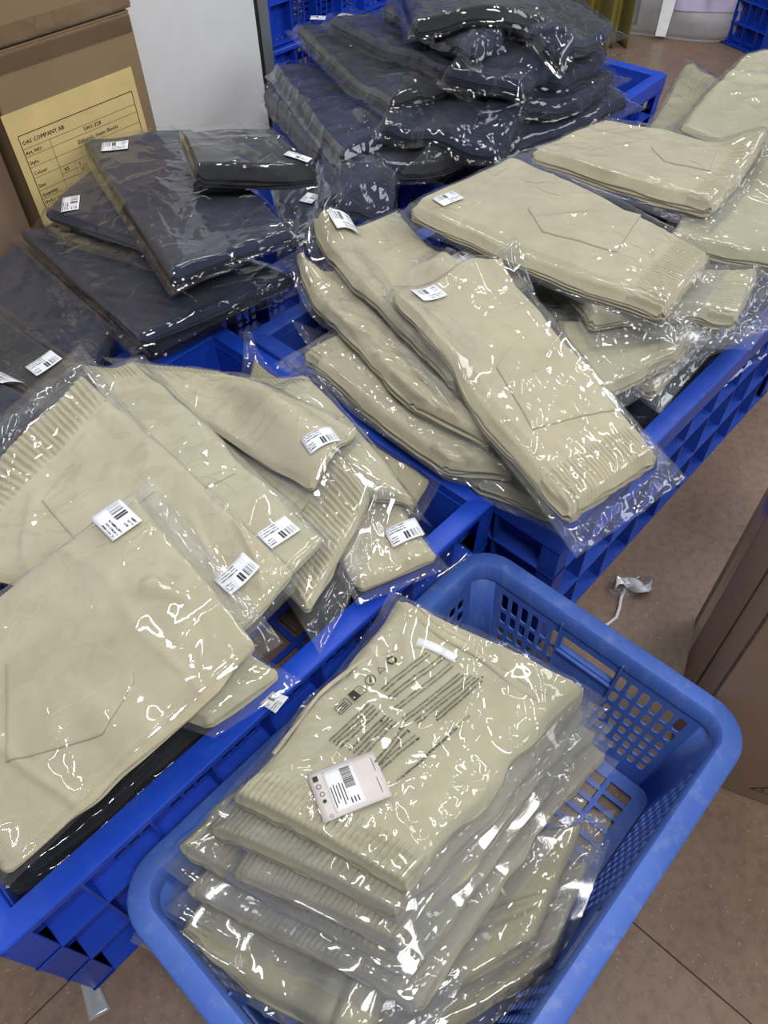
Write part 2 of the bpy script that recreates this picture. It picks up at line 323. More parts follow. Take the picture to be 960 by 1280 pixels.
def crate_basket(s0, s1, t0, t1, H_, label):
    """front basket: rounded rim, slotted walls and floor"""
    L_, W_ = s1 - s0, t1 - t0; c = W((s0 + s1) / 2, (t0 + t1) / 2, 0); root = empty('plastic_crate', c, YAW); mat = M_BLUE_OLD
    tag(root, label, 'crate', 'blue plastic crates')
    tp = .028; rw = .032; z0 = .006
    smooth_angle(sweep_rim('rim', L_, W_, [(0.003, H_ - .028), (0, H_ - .004), (.004, H_), (rw - .004, H_ + .001), (rw, H_ - .004), (rw + .002, H_ - .03), (rw - .003, H_ - .03), (rw - .006, H_ - .008), (.006, H_ - .008), (.006, H_ - .028)], .066, mat, root, seg=8), 50)
    rr_ = .040
    # rounded corner walls
    for cx, cy, a0 in ((1, 1, 0), (-1, 1, 90), (-1, -1, 180), (1, -1, 270)):
        bm = bmesh.new(); cols = []
        for k in range(9):
            a = R(a0 + 90 * k / 8); col = []
            for z, ins in ((H_ - .02, rw - .003), (H_ * .5, rw - .003 + tp * .5), (z0, rw - .003 + tp)):
                r2 = rr_ - .01
                col.append(bm.verts.new((cx * (L_ / 2 - ins - r2) + r2 * math.cos(a), cy * (W_ / 2 - ins - r2) + r2 * math.sin(a), z)))
            cols.append(col)
        for k in range(8):
            for j in range(2): bm.faces.new([cols[k][j], cols[k + 1][j], cols[k + 1][j + 1], cols[k][j + 1]])
        solid(from_bm('corner_wall', bm, mat, root, True), .003, 0)
    # flat walls
    def wall(axis, sgn):
        half = (L_ if axis == 'x' else W_) / 2 - rw + .003 - (rr_ - .01); outw = (W_ if axis == 'x' else L_) / 2 - rw + .003
        Wd = 2 * half; Hh = H_ - .02 - z0
        def pos(a, b):
            f = b / Hh; o_ = sgn * (outw - tp * (1 - f)); u = (a - half) * (half - tp * (1 - f)) / half
            return (u, o_, z0 + b) if axis == 'x' else (o_, u, z0 + b)
        holes = []; bm = bmesh.new()
        if axis == 'y':
            gw, hx = .0085, .0125                       # slot and pitch
            n = int((Wd - .12) / 2 / .0205); pit = (Wd - .13) / 2 / n
            for side in (0, 1):
                x0 = .012 if side == 0 else Wd - .012 - n * pit
                for k in range(n):
                    xa = x0 + k * pit; holes.append((xa + .003, xa + pit - .004, Hh - .065, Hh - .030)); holes.append((xa + .003, xa + pit - .004, Hh - .098, Hh - .072))
                    for q in range(4): holes.append((xa + .003, xa + pit - .004, Hh - .128 - q * .026, Hh - .110 - q * .026))
            hx0, hx1 = Wd / 2 - .050, Wd / 2 + .050; holes.append((hx0, hx1, Hh - .060, Hh - .030))
            m = 5
            for k in range(m):
                for q in range(3): xa = hx0 + k * .02; holes.append((xa + .003, xa + .0165, Hh - .150 - q * .026, Hh - .132 - q * .026))
        else:
            n = int((Wd - .03) / .021); pit = (Wd - .03) / n
            for k in range(n):
                xa = .015 + k * pit
                if abs(xa + pit / 2 - Wd / 2) < .055: continue
                for q in range(7): holes.append((xa + .003, xa + pit - .0035, Hh - .058 - q * .029, Hh - .036 - q * .029))
            holes.append((Wd / 2 - .048, Wd / 2 + .048, Hh - .062, Hh - .032))
        plate_holes(bm, pos, Wd, Hh, holes, .0045); o = from_bm('side_wall', bm, mat, root); solid(o, .003, 0)
        # stiffening ribs
        if axis == 'y':
            for u in (Wd / 2 - .055, Wd / 2 + .055):
                bm = bmesh.new(); a, b = pos(u, 0), pos(u, Hh); dx = sgn * .008
                bm_hexa(bm, [(a[0] - dx, a[1] - .0015, a[2]), (a[0] + dx, a[1] - .0015, a[2]), (a[0] + dx, a[1] + .0015, a[2]), (a[0] - dx, a[1] + .0015, a[2]), (b[0] - dx, b[1] - .0015, b[2]), (b[0] + dx, b[1] - .0015, b[2]), (b[0] + dx, b[1] + .0015, b[2]), (b[0] - dx, b[1] + .0015, b[2])]); from_bm('rib', bm, mat, root)
            bm = bmesh.new(); p = pos(Wd / 2 - .055, Hh - .064); q = pos(Wd / 2 + .055, Hh - .072)
            bm_box(bm, min(p[0], p[0] - sgn * .006), max(p[0], p[0] + sgn * .012), p[1], q[1], q[2], p[2]); bevel_mod(from_bm('hand_grip', bm, mat, root), .002)
    for sg in (-1, 1): wall('x', sg); wall('y', sg)
    # slotted floor
    bl, bw = L_ - 2 * (rw + tp), W_ - 2 * (rw + tp); holes = []
    nx, ny = 22, 7; px, py = (bl - .04) / nx, (bw - .04) / ny
    for i in range(nx):
        for j in range(ny): holes.append((.02 + i * px + .004, .02 + (i + 1) * px - .004, .02 + j * py + .004, .02 + (j + 1) * py - .004))
    bm = bmesh.new(); plate_holes(bm, lambda a, b: (a - bl / 2, b - bw / 2, z0), bl, bw, holes, .003); solid(from_bm('base', bm, mat, root), .004, 0)
    for p0, p1 in (((s0, t0), (s1, t0)), ((s1, t0), (s1, t1)), ((s1, t1), (s0, t1)), ((s0, t1), (s0, t0))): hf_line(W(*p0), W(*p1), .05, H_ - .0)
    return root

_fin_cache = {}
def crate_ribbed(s0, s1, t0, t1, H_, label, mat, z_base=0.0, yaw=YAW, centre=None, rows=3, bays=(7, 5), tp=.016, skirt=.0, hf=True, group='blue plastic crates', rw=.036):
    L_, W_ = s1 - s0, t1 - t0; c = W((s0 + s1) / 2, (t0 + t1) / 2, z_base) if centre is None else Vector(centre); root = empty('plastic_crate', c, yaw)
    tag(root, label, 'crate', group); h = H_
    prof = [(0, h - .012 - skirt), (0, h - .002), (.002, h), (rw - .002, h), (rw, h - .002), (rw + .001, h - .03), (rw - .003, h - .03), (rw - .003, h - .009), (.003, h - .009), (.003, h - .012 - skirt)]
    smooth_angle(sweep_rim('rim', L_, W_, prof, .008, mat, root, seg=3), 40)
    z0 = .012
    def P(axis, sgn, u, d, z):      # u along, d = inset from outer rim plane, z
        f = 1 - z / h; o_ = sgn * ((W_ if axis == 'x' else L_) / 2 - d - tp * f)
        half = (L_ if axis == 'x' else W_) / 2; u2 = u * (half - tp * f) / half
        return (u2, o_, z) if axis == 'x' else (o_, u2, z)
    for axis in 'xy':
        half = (L_ if axis == 'x' else W_) / 2; nb = bays[0] if axis == 'x' else bays[1]
        for sgn in (-1, 1):
            # perforated wall set back behind the fins
            holes = []; Wd = 2 * (half - rw); Hh = h - .02 - z0; bp = Wd / nb; rh = Hh / rows
            for i in range(nb):
                if i in (0, nb - 1): continue
                for j in range(rows):
                    nh = 3
                    for k in range(nh):
                        a = i * bp + .012 + k * (bp - .024) / nh; holes.append((a + .003, a + (bp - .024) / nh - .003, j * rh + .014, (j + 1) * rh - .012))
            bm = bmesh.new(); plate_holes(bm, lambda a, b: P(axis, sgn, a - Wd / 2, rw, z0 + b), Wd, Hh, holes, .003); solid(from_bm('side_wall', bm, mat, root), .003, 0)
            # upright fins
            for i in range(nb + 1):
                u = -half + .004 + (2 * half - .008) * i / nb; w2 = .0018; bm = bmesh.new()
                zt = h - .010; pts = []
                for z in (z0 * .3, zt):
                    pts += [P(axis, sgn, u - w2, rw, z), P(axis, sgn, u + w2, rw, z), P(axis, sgn, u + w2, .002, z), P(axis, sgn, u - w2, .002, z)]
                bm_hexa(bm, pts); from_bm('upright_rib', bm, mat, root)
            for j in range(rows + (1 if skirt else 0)):
                z = z0 * .3 + j * (h - .012) / rows
                if j == rows: z = h - .05
                bm = bmesh.new(); pts = []
                for zz in (z, z + .0035):
                    pts += [P(axis, sgn, -half, rw, zz), P(axis, sgn, half, rw, zz), P(axis, sgn, half, .001, zz), P(axis, sgn, -half, .001, zz)]
                bm_hexa(bm, pts); from_bm('long_rib', bm, mat, root)
    bl, bw = L_ - 2 * (rw + tp), W_ - 2 * (rw + tp); holes = []
    nx, ny = 10, 8; px, py = (bl - .04) / nx, (bw - .04) / ny
    for i in range(nx):
        for j in range(ny): holes.append((.02 + i * px + .006, .02 + (i + 1) * px - .006, .02 + j * py + .006, .02 + (j + 1) * py - .006))
    bm = bmesh.new(); plate_holes(bm, lambda a, b: (a - bl / 2, b - bw / 2, z0), bl, bw, holes, .004); solid(from_bm('base', bm, mat, root), .004, 0)
    if hf:
        ca, sa = math.cos(yaw), math.sin(yaw)
        def tw(x, y): return (c[0] + x * ca - y * sa, c[1] + x * sa + y * ca)
        k = rw / 2; q = [tw(-L_ / 2 + k, -W_ / 2 + k), tw(L_ / 2 - k, -W_ / 2 + k), tw(L_ / 2 - k, W_ / 2 - k), tw(-L_ / 2 + k, W_ / 2 - k)]
        for i in range(4): hf_line(q[i], q[(i + 1) % 4], rw, z_base + h)
    return root

crate_basket(-.063, .685, -.437, .060, .275, 'scuffed blue rounded basket crate at the front holding the printed warning bag')
crate_ribbed(-.178, .722, -1.165, -.437, .345, 'bright blue ribbed crate at left front full of beige shorts with sticker labels', M_BLUE, rows=3, bays=(9, 7), tp=.012)
crate_ribbed(.722, 1.72, -1.072, -.306, .355, 'large blue ribbed crate in the middle right piled with beige shorts beside the bare floor', M_BLUE_DARK, rows=3, bays=(9, 6), tp=.004, skirt=.036)
crate_ribbed(.60, 1.27, -1.60, -1.20, .345, 'blue crate under the labelled carton heaped with dark navy packs', M_BLUE_DARK, rows=3, bays=(7, 4))
crate_ribbed(-.15, .575, -1.60, -1.195, .34, 'blue crate at the left edge of the photo under flat navy packs', M_BLUE_DARK, rows=3, bays=(7, 4))
DY = R(48.5)
dc = at(835, 92, .33); ax_d = np.array([math.cos(DY), math.sin(DY)]); ay_d = np.array([math.sin(DY), -math.cos(DY)]); LD, WD = 1.02, .72
cd = dc[:2] - ax_d * LD / 2 - ay_d * WD / 2
crate_ribbed(0, LD, 0, WD, .33, 'blue crate at the back with the tall heap of glossy navy packs', M_BLUE, yaw=DY, centre=(cd[0], cd[1], 0), rows=3, bays=(8, 6), skirt=.03)
# tall stack behind the navy heap and crate at the top right corner
fc = W(1.72 + .36, -2.13 - .24, 0)
for k in range(3):
    crate_ribbed(0, .72, 0, .48, .36, ['blue crate at the foot of the stack beside the metal post', 'blue crate second up in the stack beside the metal post', 'blue crate third up in the stack beside the metal post'][k], M_BLUE, yaw=YAW, centre=(fc[0], fc[1], k * .362), rows=3, bays=(6, 4), hf=False)
rc = at(908, 72, 0); cxy = rc + np.array([.30, .28, 0])
for k in range(2):
    crate_ribbed(0, .62, 0, .46, .36, ['blue slatted crate on the floor at the top right corner', 'blue slatted crate on top of the one in the top right corner'][k], M_BLUE, yaw=R(28), centre=(cxy[0] , cxy[1], k * .362), rows=4, bays=(9, 6), hf=False)
# galvanised post
pr = empty('metal_post', W(1.676, -2.07, 0), YAW); tag(pr, 'grey galvanised upright post between the white wall and the crate stack', 'post')
bm = bmesh.new(); bm_box(bm, -.016, .016, -.003, .003, 0, 2.4); from_bm('post_web', bm, M_METAL, pr)
bm = bmesh.new(); bm_box(bm, -.019, -.016, -.003, .03, 0, 2.4); bm_box(bm, .016, .019, -.003, .03, 0, 2.4); from_bm('post_flange', bm, M_METAL, pr)

# ------------------------------------------------------------------ text
_txt = {}
def text_mesh(s):
    if s in _txt: return _txt[s]
    cu = bpy.data.curves.new('t', 'FONT'); cu.body = s; cu.size = 1.0; cu.resolution_u = 1; o = bpy.data.objects.new('t', cu); COL.objects.link(o)
    dg = bpy.context.evaluated_depsgraph_get(); me = bpy.data.meshes.new_from_object(o.evaluated_get(dg))
    V = np.array([v.co[:] for v in me.vertices]) if len(me.vertices) else np.zeros((0, 3)); F = [tuple(p.vertices) for p in me.polygons]
    bpy.data.objects.remove(o); bpy.data.curves.remove(cu); bpy.data.meshes.remove(me); _txt[s] = (V, F); return V, F
class Flat:
    """collects flat print (lines, glyphs) in 2D then maps it to 3D"""
    def __init__(s): s.V = []; s.F = []
    def poly(s, pts): n = len(s.V); s.V += [tuple(p) for p in pts]; s.F.append(tuple(range(n, n + len(pts))))
    def line(s, x0, y0, x1, y1, w_):
        d = math.hypot(x1 - x0, y1 - y0); nx, ny = -(y1 - y0) / d * w_ / 2, (x1 - x0) / d * w_ / 2
        s.poly([(x0 - nx, y0 - ny), (x1 - nx, y1 - ny), (x1 + nx, y1 + ny), (x0 + nx, y0 + ny)])
    def text(s, st_, x, y, size, rot=0, bold=0, sx=1):
        V, F = text_mesh(st_); ca, sa = math.cos(rot), math.sin(rot)
        for off in ([0] if not bold else [-bold, bold]):
            n = len(s.V)
            for v in V: a, b = v[0] * size * sx + off, v[1] * size; s.V.append((x + a * ca - b * sa, y + a * sa + b * ca))
            s.F += [tuple(i + n for i in f) for f in F]
    def ring(s, cx, cy, r, w_, a0=0, a1=2 * PI, n=16):
        for k in range(n):
            a, b = a0 + (a1 - a0) * k / n, a0 + (a1 - a0) * (k + 1) / n
            s.poly([(cx + r * math.cos(a), cy + r * math.sin(a)), (cx + r * math.cos(b), cy + r * math.sin(b)), (cx + (r - w_) * math.cos(b), cy + (r - w_) * math.sin(b)), (cx + (r - w_) * math.cos(a), cy + (r - w_) * math.sin(a))])
    def build(s, name, fn, mat, parent, origin=None):
        return from_arrays(name, [fn(*v) for v in s.V], s.F, mat, parent, False, origin)

# ------------------------------------------------------------------ bagged shorts
def resample(A, U, V_):
    nu, nv = A.shape; x = np.clip(U, 0, 1) * (nu - 1); y = np.clip(V_, 0, 1) * (nv - 1); i = np.minimum(x.astype(int), nu - 2); j = np.minimum(y.astype(int), nv - 2); fx = x - i; fy = y - j
    return (A[i, j] * (1 - fx) + A[i + 1, j] * fx) * (1 - fy) + (A[i, j + 1] * (1 - fx) + A[i + 1, j + 1] * fx) * fy

def wrinkle(x, y, seed):
    a = (seed * 37 % 100) / 100 * PI; xr = x * math.cos(a) + y * math.sin(a); yr = -x * math.sin(a) + y * math.cos(a)
    xr = xr + .03 * fbm(x * 6, y * 6, 83, 2)
    f1 = np.clip(1 - np.abs(fbm(xr * 16 + seed, yr * 5, 87, 2)) * 4.5, 0, 1) ** 1.3 * np.clip(fbm(x * 5 + seed, y * 5, 88, 1) * 2 + .5, 0, 1)
    f2 = np.clip(1 - np.abs(fbm(yr * 13 + seed, xr * 4, 89, 2)) * 5, 0, 1) * np.clip(fbm(x * 6, y * 6 + seed, 90, 1) * 2 + .2, 0, 1)
    return .0030 * fbm(x * 8 + seed, y * 8, 81, 3) + .0046 * f1 + .0034 * f2 + .0013 * fbm(x * 45, y * 45, 86, 3)
def pack(quad, z, label, group, mats=None, th=.022, margin=(.02, .02, .03, .05), band=.10, taper=.88, pocket=None, sticker=None, seed=0, film=None, crease=26, cr_amp=.0022,
         res=1.0, droop=.0, puff=.0, gather=1.0, layers=2, crumple=.006, stiff=5, st_rot=0, st_size=(.052, .036), bow=0.008, shade=0, cap=.05, rumple=0.0):
    """quad: hem-left, hem-right, waist-right, waist-left in the photo's pixels at height z; u runs left->right, v hem->waist"""
    rs = np.random.RandomState(seed * 7 + 3)
    zs = z if isinstance(z, (list, tuple)) else [z] * 4
    Q = np.array([at(px, py, zz + th) for (px, py), zz in zip(quad, zs)]); Q[:, 2] -= th
    Lu = (np.linalg.norm(Q[1, :2] - Q[0, :2]) + np.linalg.norm(Q[2, :2] - Q[3, :2])) / 2; Lv = (np.linalg.norm(Q[3, :2] - Q[0, :2]) + np.linalg.norm(Q[2, :2] - Q[1, :2])) / 2
    mu0, mu1, mv0, mv1 = margin[0] / Lu, margin[1] / Lu, margin[2] / Lv, margin[3] / Lv
    def mapxy(u, v):
        a = Q[0] * (1 - u)[..., None] + Q[1] * u[..., None]; b = Q[3] * (1 - u)[..., None] + Q[2] * u[..., None]
        vv = v[..., None]; return a * (1 - vv) + b * vv
    if (Q[1, 0] - Q[0, 0]) * (Q[3, 1] - Q[0, 1]) - (Q[1, 1] - Q[0, 1]) * (Q[3, 0] - Q[0, 0]) < 0:      # keep the surface facing up
        Q = Q[[1, 0, 3, 2]]; mu0, mu1 = mu1, mu0
    def inv(xy):
        u = np.full(xy.shape[:-1], .5); v = u.copy(); q = Q[:, :2]
        for _ in range(12):
            a_ = q[1] - q[0]; b_ = q[3] - q[0]; c_ = q[2] - q[1] - q[3] + q[0]
            f = q[0] + a_ * u[..., None] + b_ * v[..., None] + c_ * (u * v)[..., None] - xy
            fu = a_ + c_ * v[..., None]; fv = b_ + c_ * u[..., None]; det = fu[..., 0] * fv[..., 1] - fu[..., 1] * fv[..., 0]
            u = u - (f[..., 0] * fv[..., 1] - f[..., 1] * fv[..., 0]) / det; v = v - (fu[..., 0] * f[..., 1] - fu[..., 1] * f[..., 0]) / det
        return u, v
    zmid = float(np.mean(zs)) + th
    def local_frame(px, py, dx, dy):
        c0 = at(px, py, zmid); c1 = at(px + dx, py + dy, zmid); d = (c1 - c0)[:2]; d /= np.linalg.norm(d); return c0[:2], d, np.array([-d[1], d[0]])
    nu = max(24, int((Lu * (1 + mu0 + mu1)) / .0036 * res)); nv = max(24, int((Lv * (1 + mv0 + mv1)) / .0036 * res))
    a = np.linspace(0, 1, nu)[:, None] * np.ones((1, nv)); b = np.linspace(0, 1, nv)[None, :] * np.ones((nu, 1))
    U = -mu0 + a * (1 + mu0 + mu1); V_ = -mv0 + b * (1 + mv0 + mv1)
    # wavy bag outline
    U = U + (.012 * fbm(V_ * 5 + seed, U * 0 + 3.3, 5, 2)) * np.sign(a - .5) * (np.abs(a - .5) * 2) ** 3 + (-.010 / Lu) * (1 - (2 * b - 1) ** 2) * np.sign(a - .5) * (np.abs(a - .5) * 2) ** 3
    V_ = V_ + (.010 * fbm(U * 5 + seed, V_ * 0 + 7.3, 9, 2)) * np.sign(b - .5) * (np.abs(b - .5) * 2) ** 3
    Pm = mapxy(U, V_); X, Y, Zp = Pm[..., 0], Pm[..., 1], Pm[..., 2]
    outd = np.maximum.reduce([-U * Lu, (U - 1) * Lu, -V_ * Lv, (V_ - 1) * Lv, np.zeros_like(U)])
    Zp = Zp + bow * (fbm(U * 1.3 + seed, V_ * 1.3, 21 + seed % 5, 2)) - droop * outd
    need = hf_get(X, Y); lift = np.maximum(0, need + .0015 - Zp)
    lift = np.minimum(lift, cap); lift = blur(dilate(lift, max(1, int(stiff * .7 * res))), max(1, stiff * res))
    Zb = Zp + lift; Zb = np.maximum(Zb, np.minimum(blur(need, 2.0) + .001, Zp + cap + .01))
    # garment thickness profile
    def prof(u, v):
        f = 1 - (1 - taper) * sstep(.45, 1, v) ** 1.5; e = .03 * (1 - v)
        uu = .5 + (u - .5) / f
        du = np.minimum(uu, 1 - uu) * Lu; dv = np.minimum(v, 1 - v) * Lv
        k = np.minimum(du, dv); x = np.clip(k / .006, 0, 1); return (.62 + .38 * np.sqrt(1 - (1 - x) ** 2)) * (k > -1e-5), k
    def hfun(u, v):
        p_, k_ = prof(u, v); return th * p_ * (1 + .13 * fbm(u * 2.2 + seed, v * 2.2, 31, 2)) + puff * np.exp(-((u - .5) ** 2 + (v - .55) ** 2) / .12) * p_
    pu, kk = prof(U, V_)
    hg = hfun(U, V_)
    hfilm = blur(dilate(hg + (wrinkle(U * Lu, V_ * Lv, seed) + .0012 * gather * sstep(.5, .9, V_)) * (kk > 0), 2), 1.0 * res + .3) + .0014 + .45 * rumple
    # creases of the film
    xm, ym = U * Lu, V_ * Lv
    xw = xm + .012 * fbm(xm * 9, ym * 9, 41 + seed % 7, 2); yw = ym + .012 * fbm(xm * 9 + 4, ym * 9, 51 + seed % 7, 2)
    cz = np.zeros_like(U)
    for k in range(crease):
        if rs.rand() < .5: cx, cy = rs.rand() * Lu, rs.rand() * Lv
        else:
            cx, cy = rs.choice([0, Lu]) + rs.randn() * .02, rs.rand() * Lv
            if rs.rand() < .4: cx, cy = rs.rand() * Lu, rs.choice([0, Lv]) + rs.randn() * .02
        an = rs.rand() * PI; ln = .02 + .10 * rs.rand() ** 2 ; wd = .0028 + .003 * rs.rand(); am = cr_amp * (.4 + 1.1 * rs.rand())
        dx, dy = xw - cx, yw - cy; al = dx * math.cos(an) + dy * math.sin(an); pe = -dx * math.sin(an) + dy * math.cos(an)
        fade = np.clip(1 - (np.abs(al) / ln) ** 2, 0, 1); cz += am * fade * np.exp(-np.abs(pe) / (wd * (.35 + fade)))
    rid = 1 - np.abs(fbm(xw * 22 + seed, yw * 22, 61, 3)) * 2.2; cz += .5 * cr_amp * np.clip(rid, 0, 1) ** 3
    fl_m = sstep(.0, .02, outd)
    r2 = 1 - np.abs(fbm(xw * 15 + seed * 3, yw * 15, 71, 3)) * 2.0
    r3 = 1 - np.abs(fbm(xw * 33 + seed * 3, yw * 33, 77, 2)) * 2.0
    edge = np.minimum(np.minimum(a, 1 - a) * nu, np.minimum(b, 1 - b) * nv); em = sstep(0, 5, edge)
    cz += crumple * fl_m * (np.clip(r2, 0, 1) ** 2 + .35 * np.clip(r3, 0, 1) ** 2) * (.25 + .75 * em)
    cz += .0022 * np.exp(-((edge - 2.2) / .8) ** 2)
    # label seat: pressed flat
    stickers = [] if sticker is None else (sticker if isinstance(sticker, list) else [sticker])
    seats = []
    for st_ in stickers:
        c0, d_, up_ = local_frame(*st_); su, sv = inv(c0); su, sv = float(su), float(sv); seats.append((c0, d_, up_))
        m_ = 1 - sstep(.026, .036, np.sqrt((xm - su * Lu) ** 2 + (ym - sv * Lv) ** 2)); cz *= (1 - m_)
    Zf = Zb + hfilm + cz
    cen = Q.mean(0); org = (float(cen[0]), float(cen[1]), float(np.median(Zb)))
    root = empty('packed_shorts', org); tag(root, label, 'shorts', group)
    # garment
    mt = (mats or M_BEIGE)[shade % len(mats or M_BEIGE)]
    gnu = max(24, int(Lu / .0042 * res)); gnv = max(24, int(Lv / .0042 * res))
    def slab(name, v0, v1, nu_, nv_, relief, parent, sides):
        ga = np.linspace(0, 1, nu_)[:, None] * np.ones((1, nv_)); gb = np.linspace(v0, v1, nv_)[None, :] * np.ones((nu_, 1))
        # rounded outer corners
        cr = .007; du = np.minimum(ga, 1 - ga) * Lu; dv = np.minimum(gb, 1 - gb) * Lv; m_ = (du < cr) & (dv < cr)
        p_ = np.clip(1 - du / cr, 0, 1); q_ = np.clip(1 - dv / cr, 0, 1); rr_ = np.maximum(np.sqrt(p_ * p_ + q_ * q_), 1e-6); sc_ = np.where(m_, np.maximum(p_, q_) / rr_, 1)
        ga2 = np.where(m_, np.where(ga < .5, cr * (1 - p_ * sc_) / Lu, 1 - cr * (1 - p_ * sc_) / Lu), ga); gb2 = np.where(m_, np.where(gb < .5, cr * (1 - q_ * sc_) / Lv, 1 - cr * (1 - q_ * sc_) / Lv), gb)
        f = 1 - (1 - taper) * sstep(.45, 1, gb2) ** 1.5; gu = .5 + (ga2 - .5) * f
        edge_w = .006 * fbm(gb2 * Lv * 14 + seed, ga2 * 0, 44, 2) / Lu * 2; gu = gu + edge_w * (ga2 - .5) * 2
        P3 = mapxy(gu, gb2); zb = resample(Zb, (gu + mu0) / (1 + mu0 + mu1), (gb2 + mv0) / (1 + mv0 + mv1))
        k = np.minimum(np.minimum(ga2, 1 - ga2) * Lu, np.minimum(gb2, 1 - gb2) * Lv)
        x = np.clip(k / .006, 0, 1); hh = th * (.62 + .38 * np.sqrt(1 - (1 - x) ** 2)) * (1 + .13 * fbm(gu * 2.2 + seed, gb2 * 2.2, 31, 2)) + puff * np.exp(-((gu - .5) ** 2 + (gb2 - .55) ** 2) / .12)
        r_ = relief(ga2, gb2, gu) * sstep(0, .008, k + .001)
        if layers > 1:
            for e_ in range(layers - 1):
                wst = .010 + .010 * e_; dd = np.minimum(ga2, 1 - ga2) * Lu + .003 * fbm(gb2 * 9 + seed, ga2 * 0, 95 + e_, 1); hh = hh - th * .13 * (1 - sstep(wst * .8, wst * 1.1, dd))
        zz = np.maximum(zb + hh - .0012 + r_, zb + .001)
        V = np.stack([P3[..., 0], P3[..., 1], zz], -1).reshape(-1, 3); F = grid_faces(nu_, nv_).tolist()
        loop = []
        if 'L' in sides and 'H' in sides: loop = [j for j in range(nv_ - 1, 0, -1)] + [i_ * nv_ for i_ in range(nu_)] + [(nu_ - 1) * nv_ + j for j in range(1, nv_)] + ([i_ * nv_ + nv_ - 1 for i_ in range(nu_ - 2, 0, -1)] if 'W' in sides else []); closed = 'W' in sides
        else: loop = [j for j in range(nv_)] + [i_ * nv_ + nv_ - 1 for i_ in range(1, nu_)] + [(nu_ - 1) * nv_ + j for j in range(nv_ - 2, -1, -1)]; closed = False
        top = V[loop]; zbl = zb.reshape(-1)[loop]; c_ = V[:, :2].mean(0)
        T_ = np.roll(top[:, :2], -1, 0) - np.roll(top[:, :2], 1, 0)
        if not closed: T_[0] = top[1, :2] - top[0, :2]; T_[-1] = top[-1, :2] - top[-2, :2]
        T_ /= np.linalg.norm(T_, axis=1)[:, None] + 1e-9; Nn = np.stack([T_[:, 1], -T_[:, 0]], 1)
        if ((top[:, :2] - c_) * Nn).sum() < 0: Nn = -Nn
        nl = max(1, layers + (1 if th > .028 else 0)); n = len(loop); prev = np.arange(n) * 0 + np.array(loop); off_n = fbm(np.arange(n) * .06 + seed, np.zeros(n), 7, 2)
        for li in range(nl):
            for q, (fz, fo) in enumerate([(.25, .0030), (.55, .0034), (.85, .0018), (1.0, -.0022)]):
                fr_ = (li + fz) / nl; ring = top.copy(); ring[:, 2] = top[:, 2] * (1 - fr_) + (zbl - .0004) * fr_
                ring[:, :2] += Nn * ((fo + .004 * off_n * (li % 2 * 2 - 1) * (0 if li == 0 and q == 0 else 1)) * min(1.0, th / .03))[:, None]
                base_i = len(V); V = np.vstack([V, ring]); cur = np.arange(n) + base_i
                for a_ in range(n if closed else n - 1):
                    b_ = (a_ + 1) % n; fc_ = (int(prev[b_]), int(prev[a_]), int(cur[a_]), int(cur[b_])); F.append(fc_ if 'H' in sides else fc_[::-1])
                prev = cur
        if closed: F.append(tuple(int(x_) for x_ in prev))
        return from_arrays(name, V, F, mt, parent, True, org)
    vb = 1 - band if band > 0 else 1
    def body_relief(ga, gb, gu):
        fm = np.clip((gb - .45) / .55, 0, 1)
        rm_ = rumple * (np.clip(1 - np.abs(fbm(gu * Lu * 26 + seed + 1.2 * fbm(gb * Lv * 7, gu * Lu * 7, 3, 1), gb * Lv * 6, 17, 2)) * 3.2, 0, 1) ** .8 - .4) if rumple else 0
        return wrinkle(gu * Lu, gb * Lv, seed) + rm_ + (gather * .0068 * fm ** 3 * (fbm(gu * Lu * 75 + seed, gb * Lv * 9, 91, 2) + .6 * fbm(gu * Lu * 140, gb * Lv * 14, 92, 1)) * (1 - sstep(vb - .035, vb, gb)) if band > 0 else 0)
    def band_relief(ga, gb, gu):
        w_ = (gb - vb) / band; mul = np.sin(PI * np.clip(w_, 0, .98)) ** .3
        ph = gu * Lu / .0078 * 2 * PI + 3.0 * fbm(gu * Lu * 30 + seed, gb * Lv * 6, 101, 2)
        return (np.abs(np.sin(ph / 2)) ** .6 - .5) * .0060 * gather * mul - .0016 * (np.exp(-((w_ - .36) / .05) ** 2) + np.exp(-((w_ - .68) / .05) ** 2) + np.exp(-((w_ - .09) / .04) ** 2)) + wrinkle(gu * Lu, gb * Lv, seed)
    sh = slab('shorts', 0, vb, gnu, gnv, body_relief, root, 'LHW' if band <= 0 else 'LH')
    if band > 0: slab('waistband', vb, 1, max(60, int(Lu * taper / .0012)), 20, band_relief, sh, 'LW')
    def surf(u, v, dz, use_film=True):
        A_ = (u + mu0) / (1 + mu0 + mu1); B_ = (v + mv0) / (1 + mv0 + mv1); P_ = mapxy(u, v)
        return np.stack([P_[..., 0], P_[..., 1], resample(Zf if use_film else Zb + hg, A_, B_) + dz], -1)
    if pocket:
        ppx, ppy, pdx, pdy, pw_, pl_ = pocket; c0, d_, up_ = local_frame(ppx, ppy, pdx, pdy); nn, mm = 28, 32; al = np.r_[-1, np.linspace(-.975, .975, nn - 2), 1][:, None] * np.ones((1, mm)); bl_ = np.r_[0, np.linspace(.008, .99, mm - 2), 1][None, :] * np.ones((nn, 1))
        hw = np.where(bl_ < .72, 1 - .06 * bl_, (1 - .0432) * (1 - (bl_ - .72) / .28 * .92)); x_ = al * hw * pw_ / 2; y_ = (bl_ - .4) * pl_
        uu, vv = inv(c0 + d_ * y_[..., None] - up_ * x_[..., None])
        S = surf(uu, vv, 0, False); ft = wrinkle(uu * Lu, vv * Lv, seed); fm = np.clip((vv - .45) / .55, 0, 1)
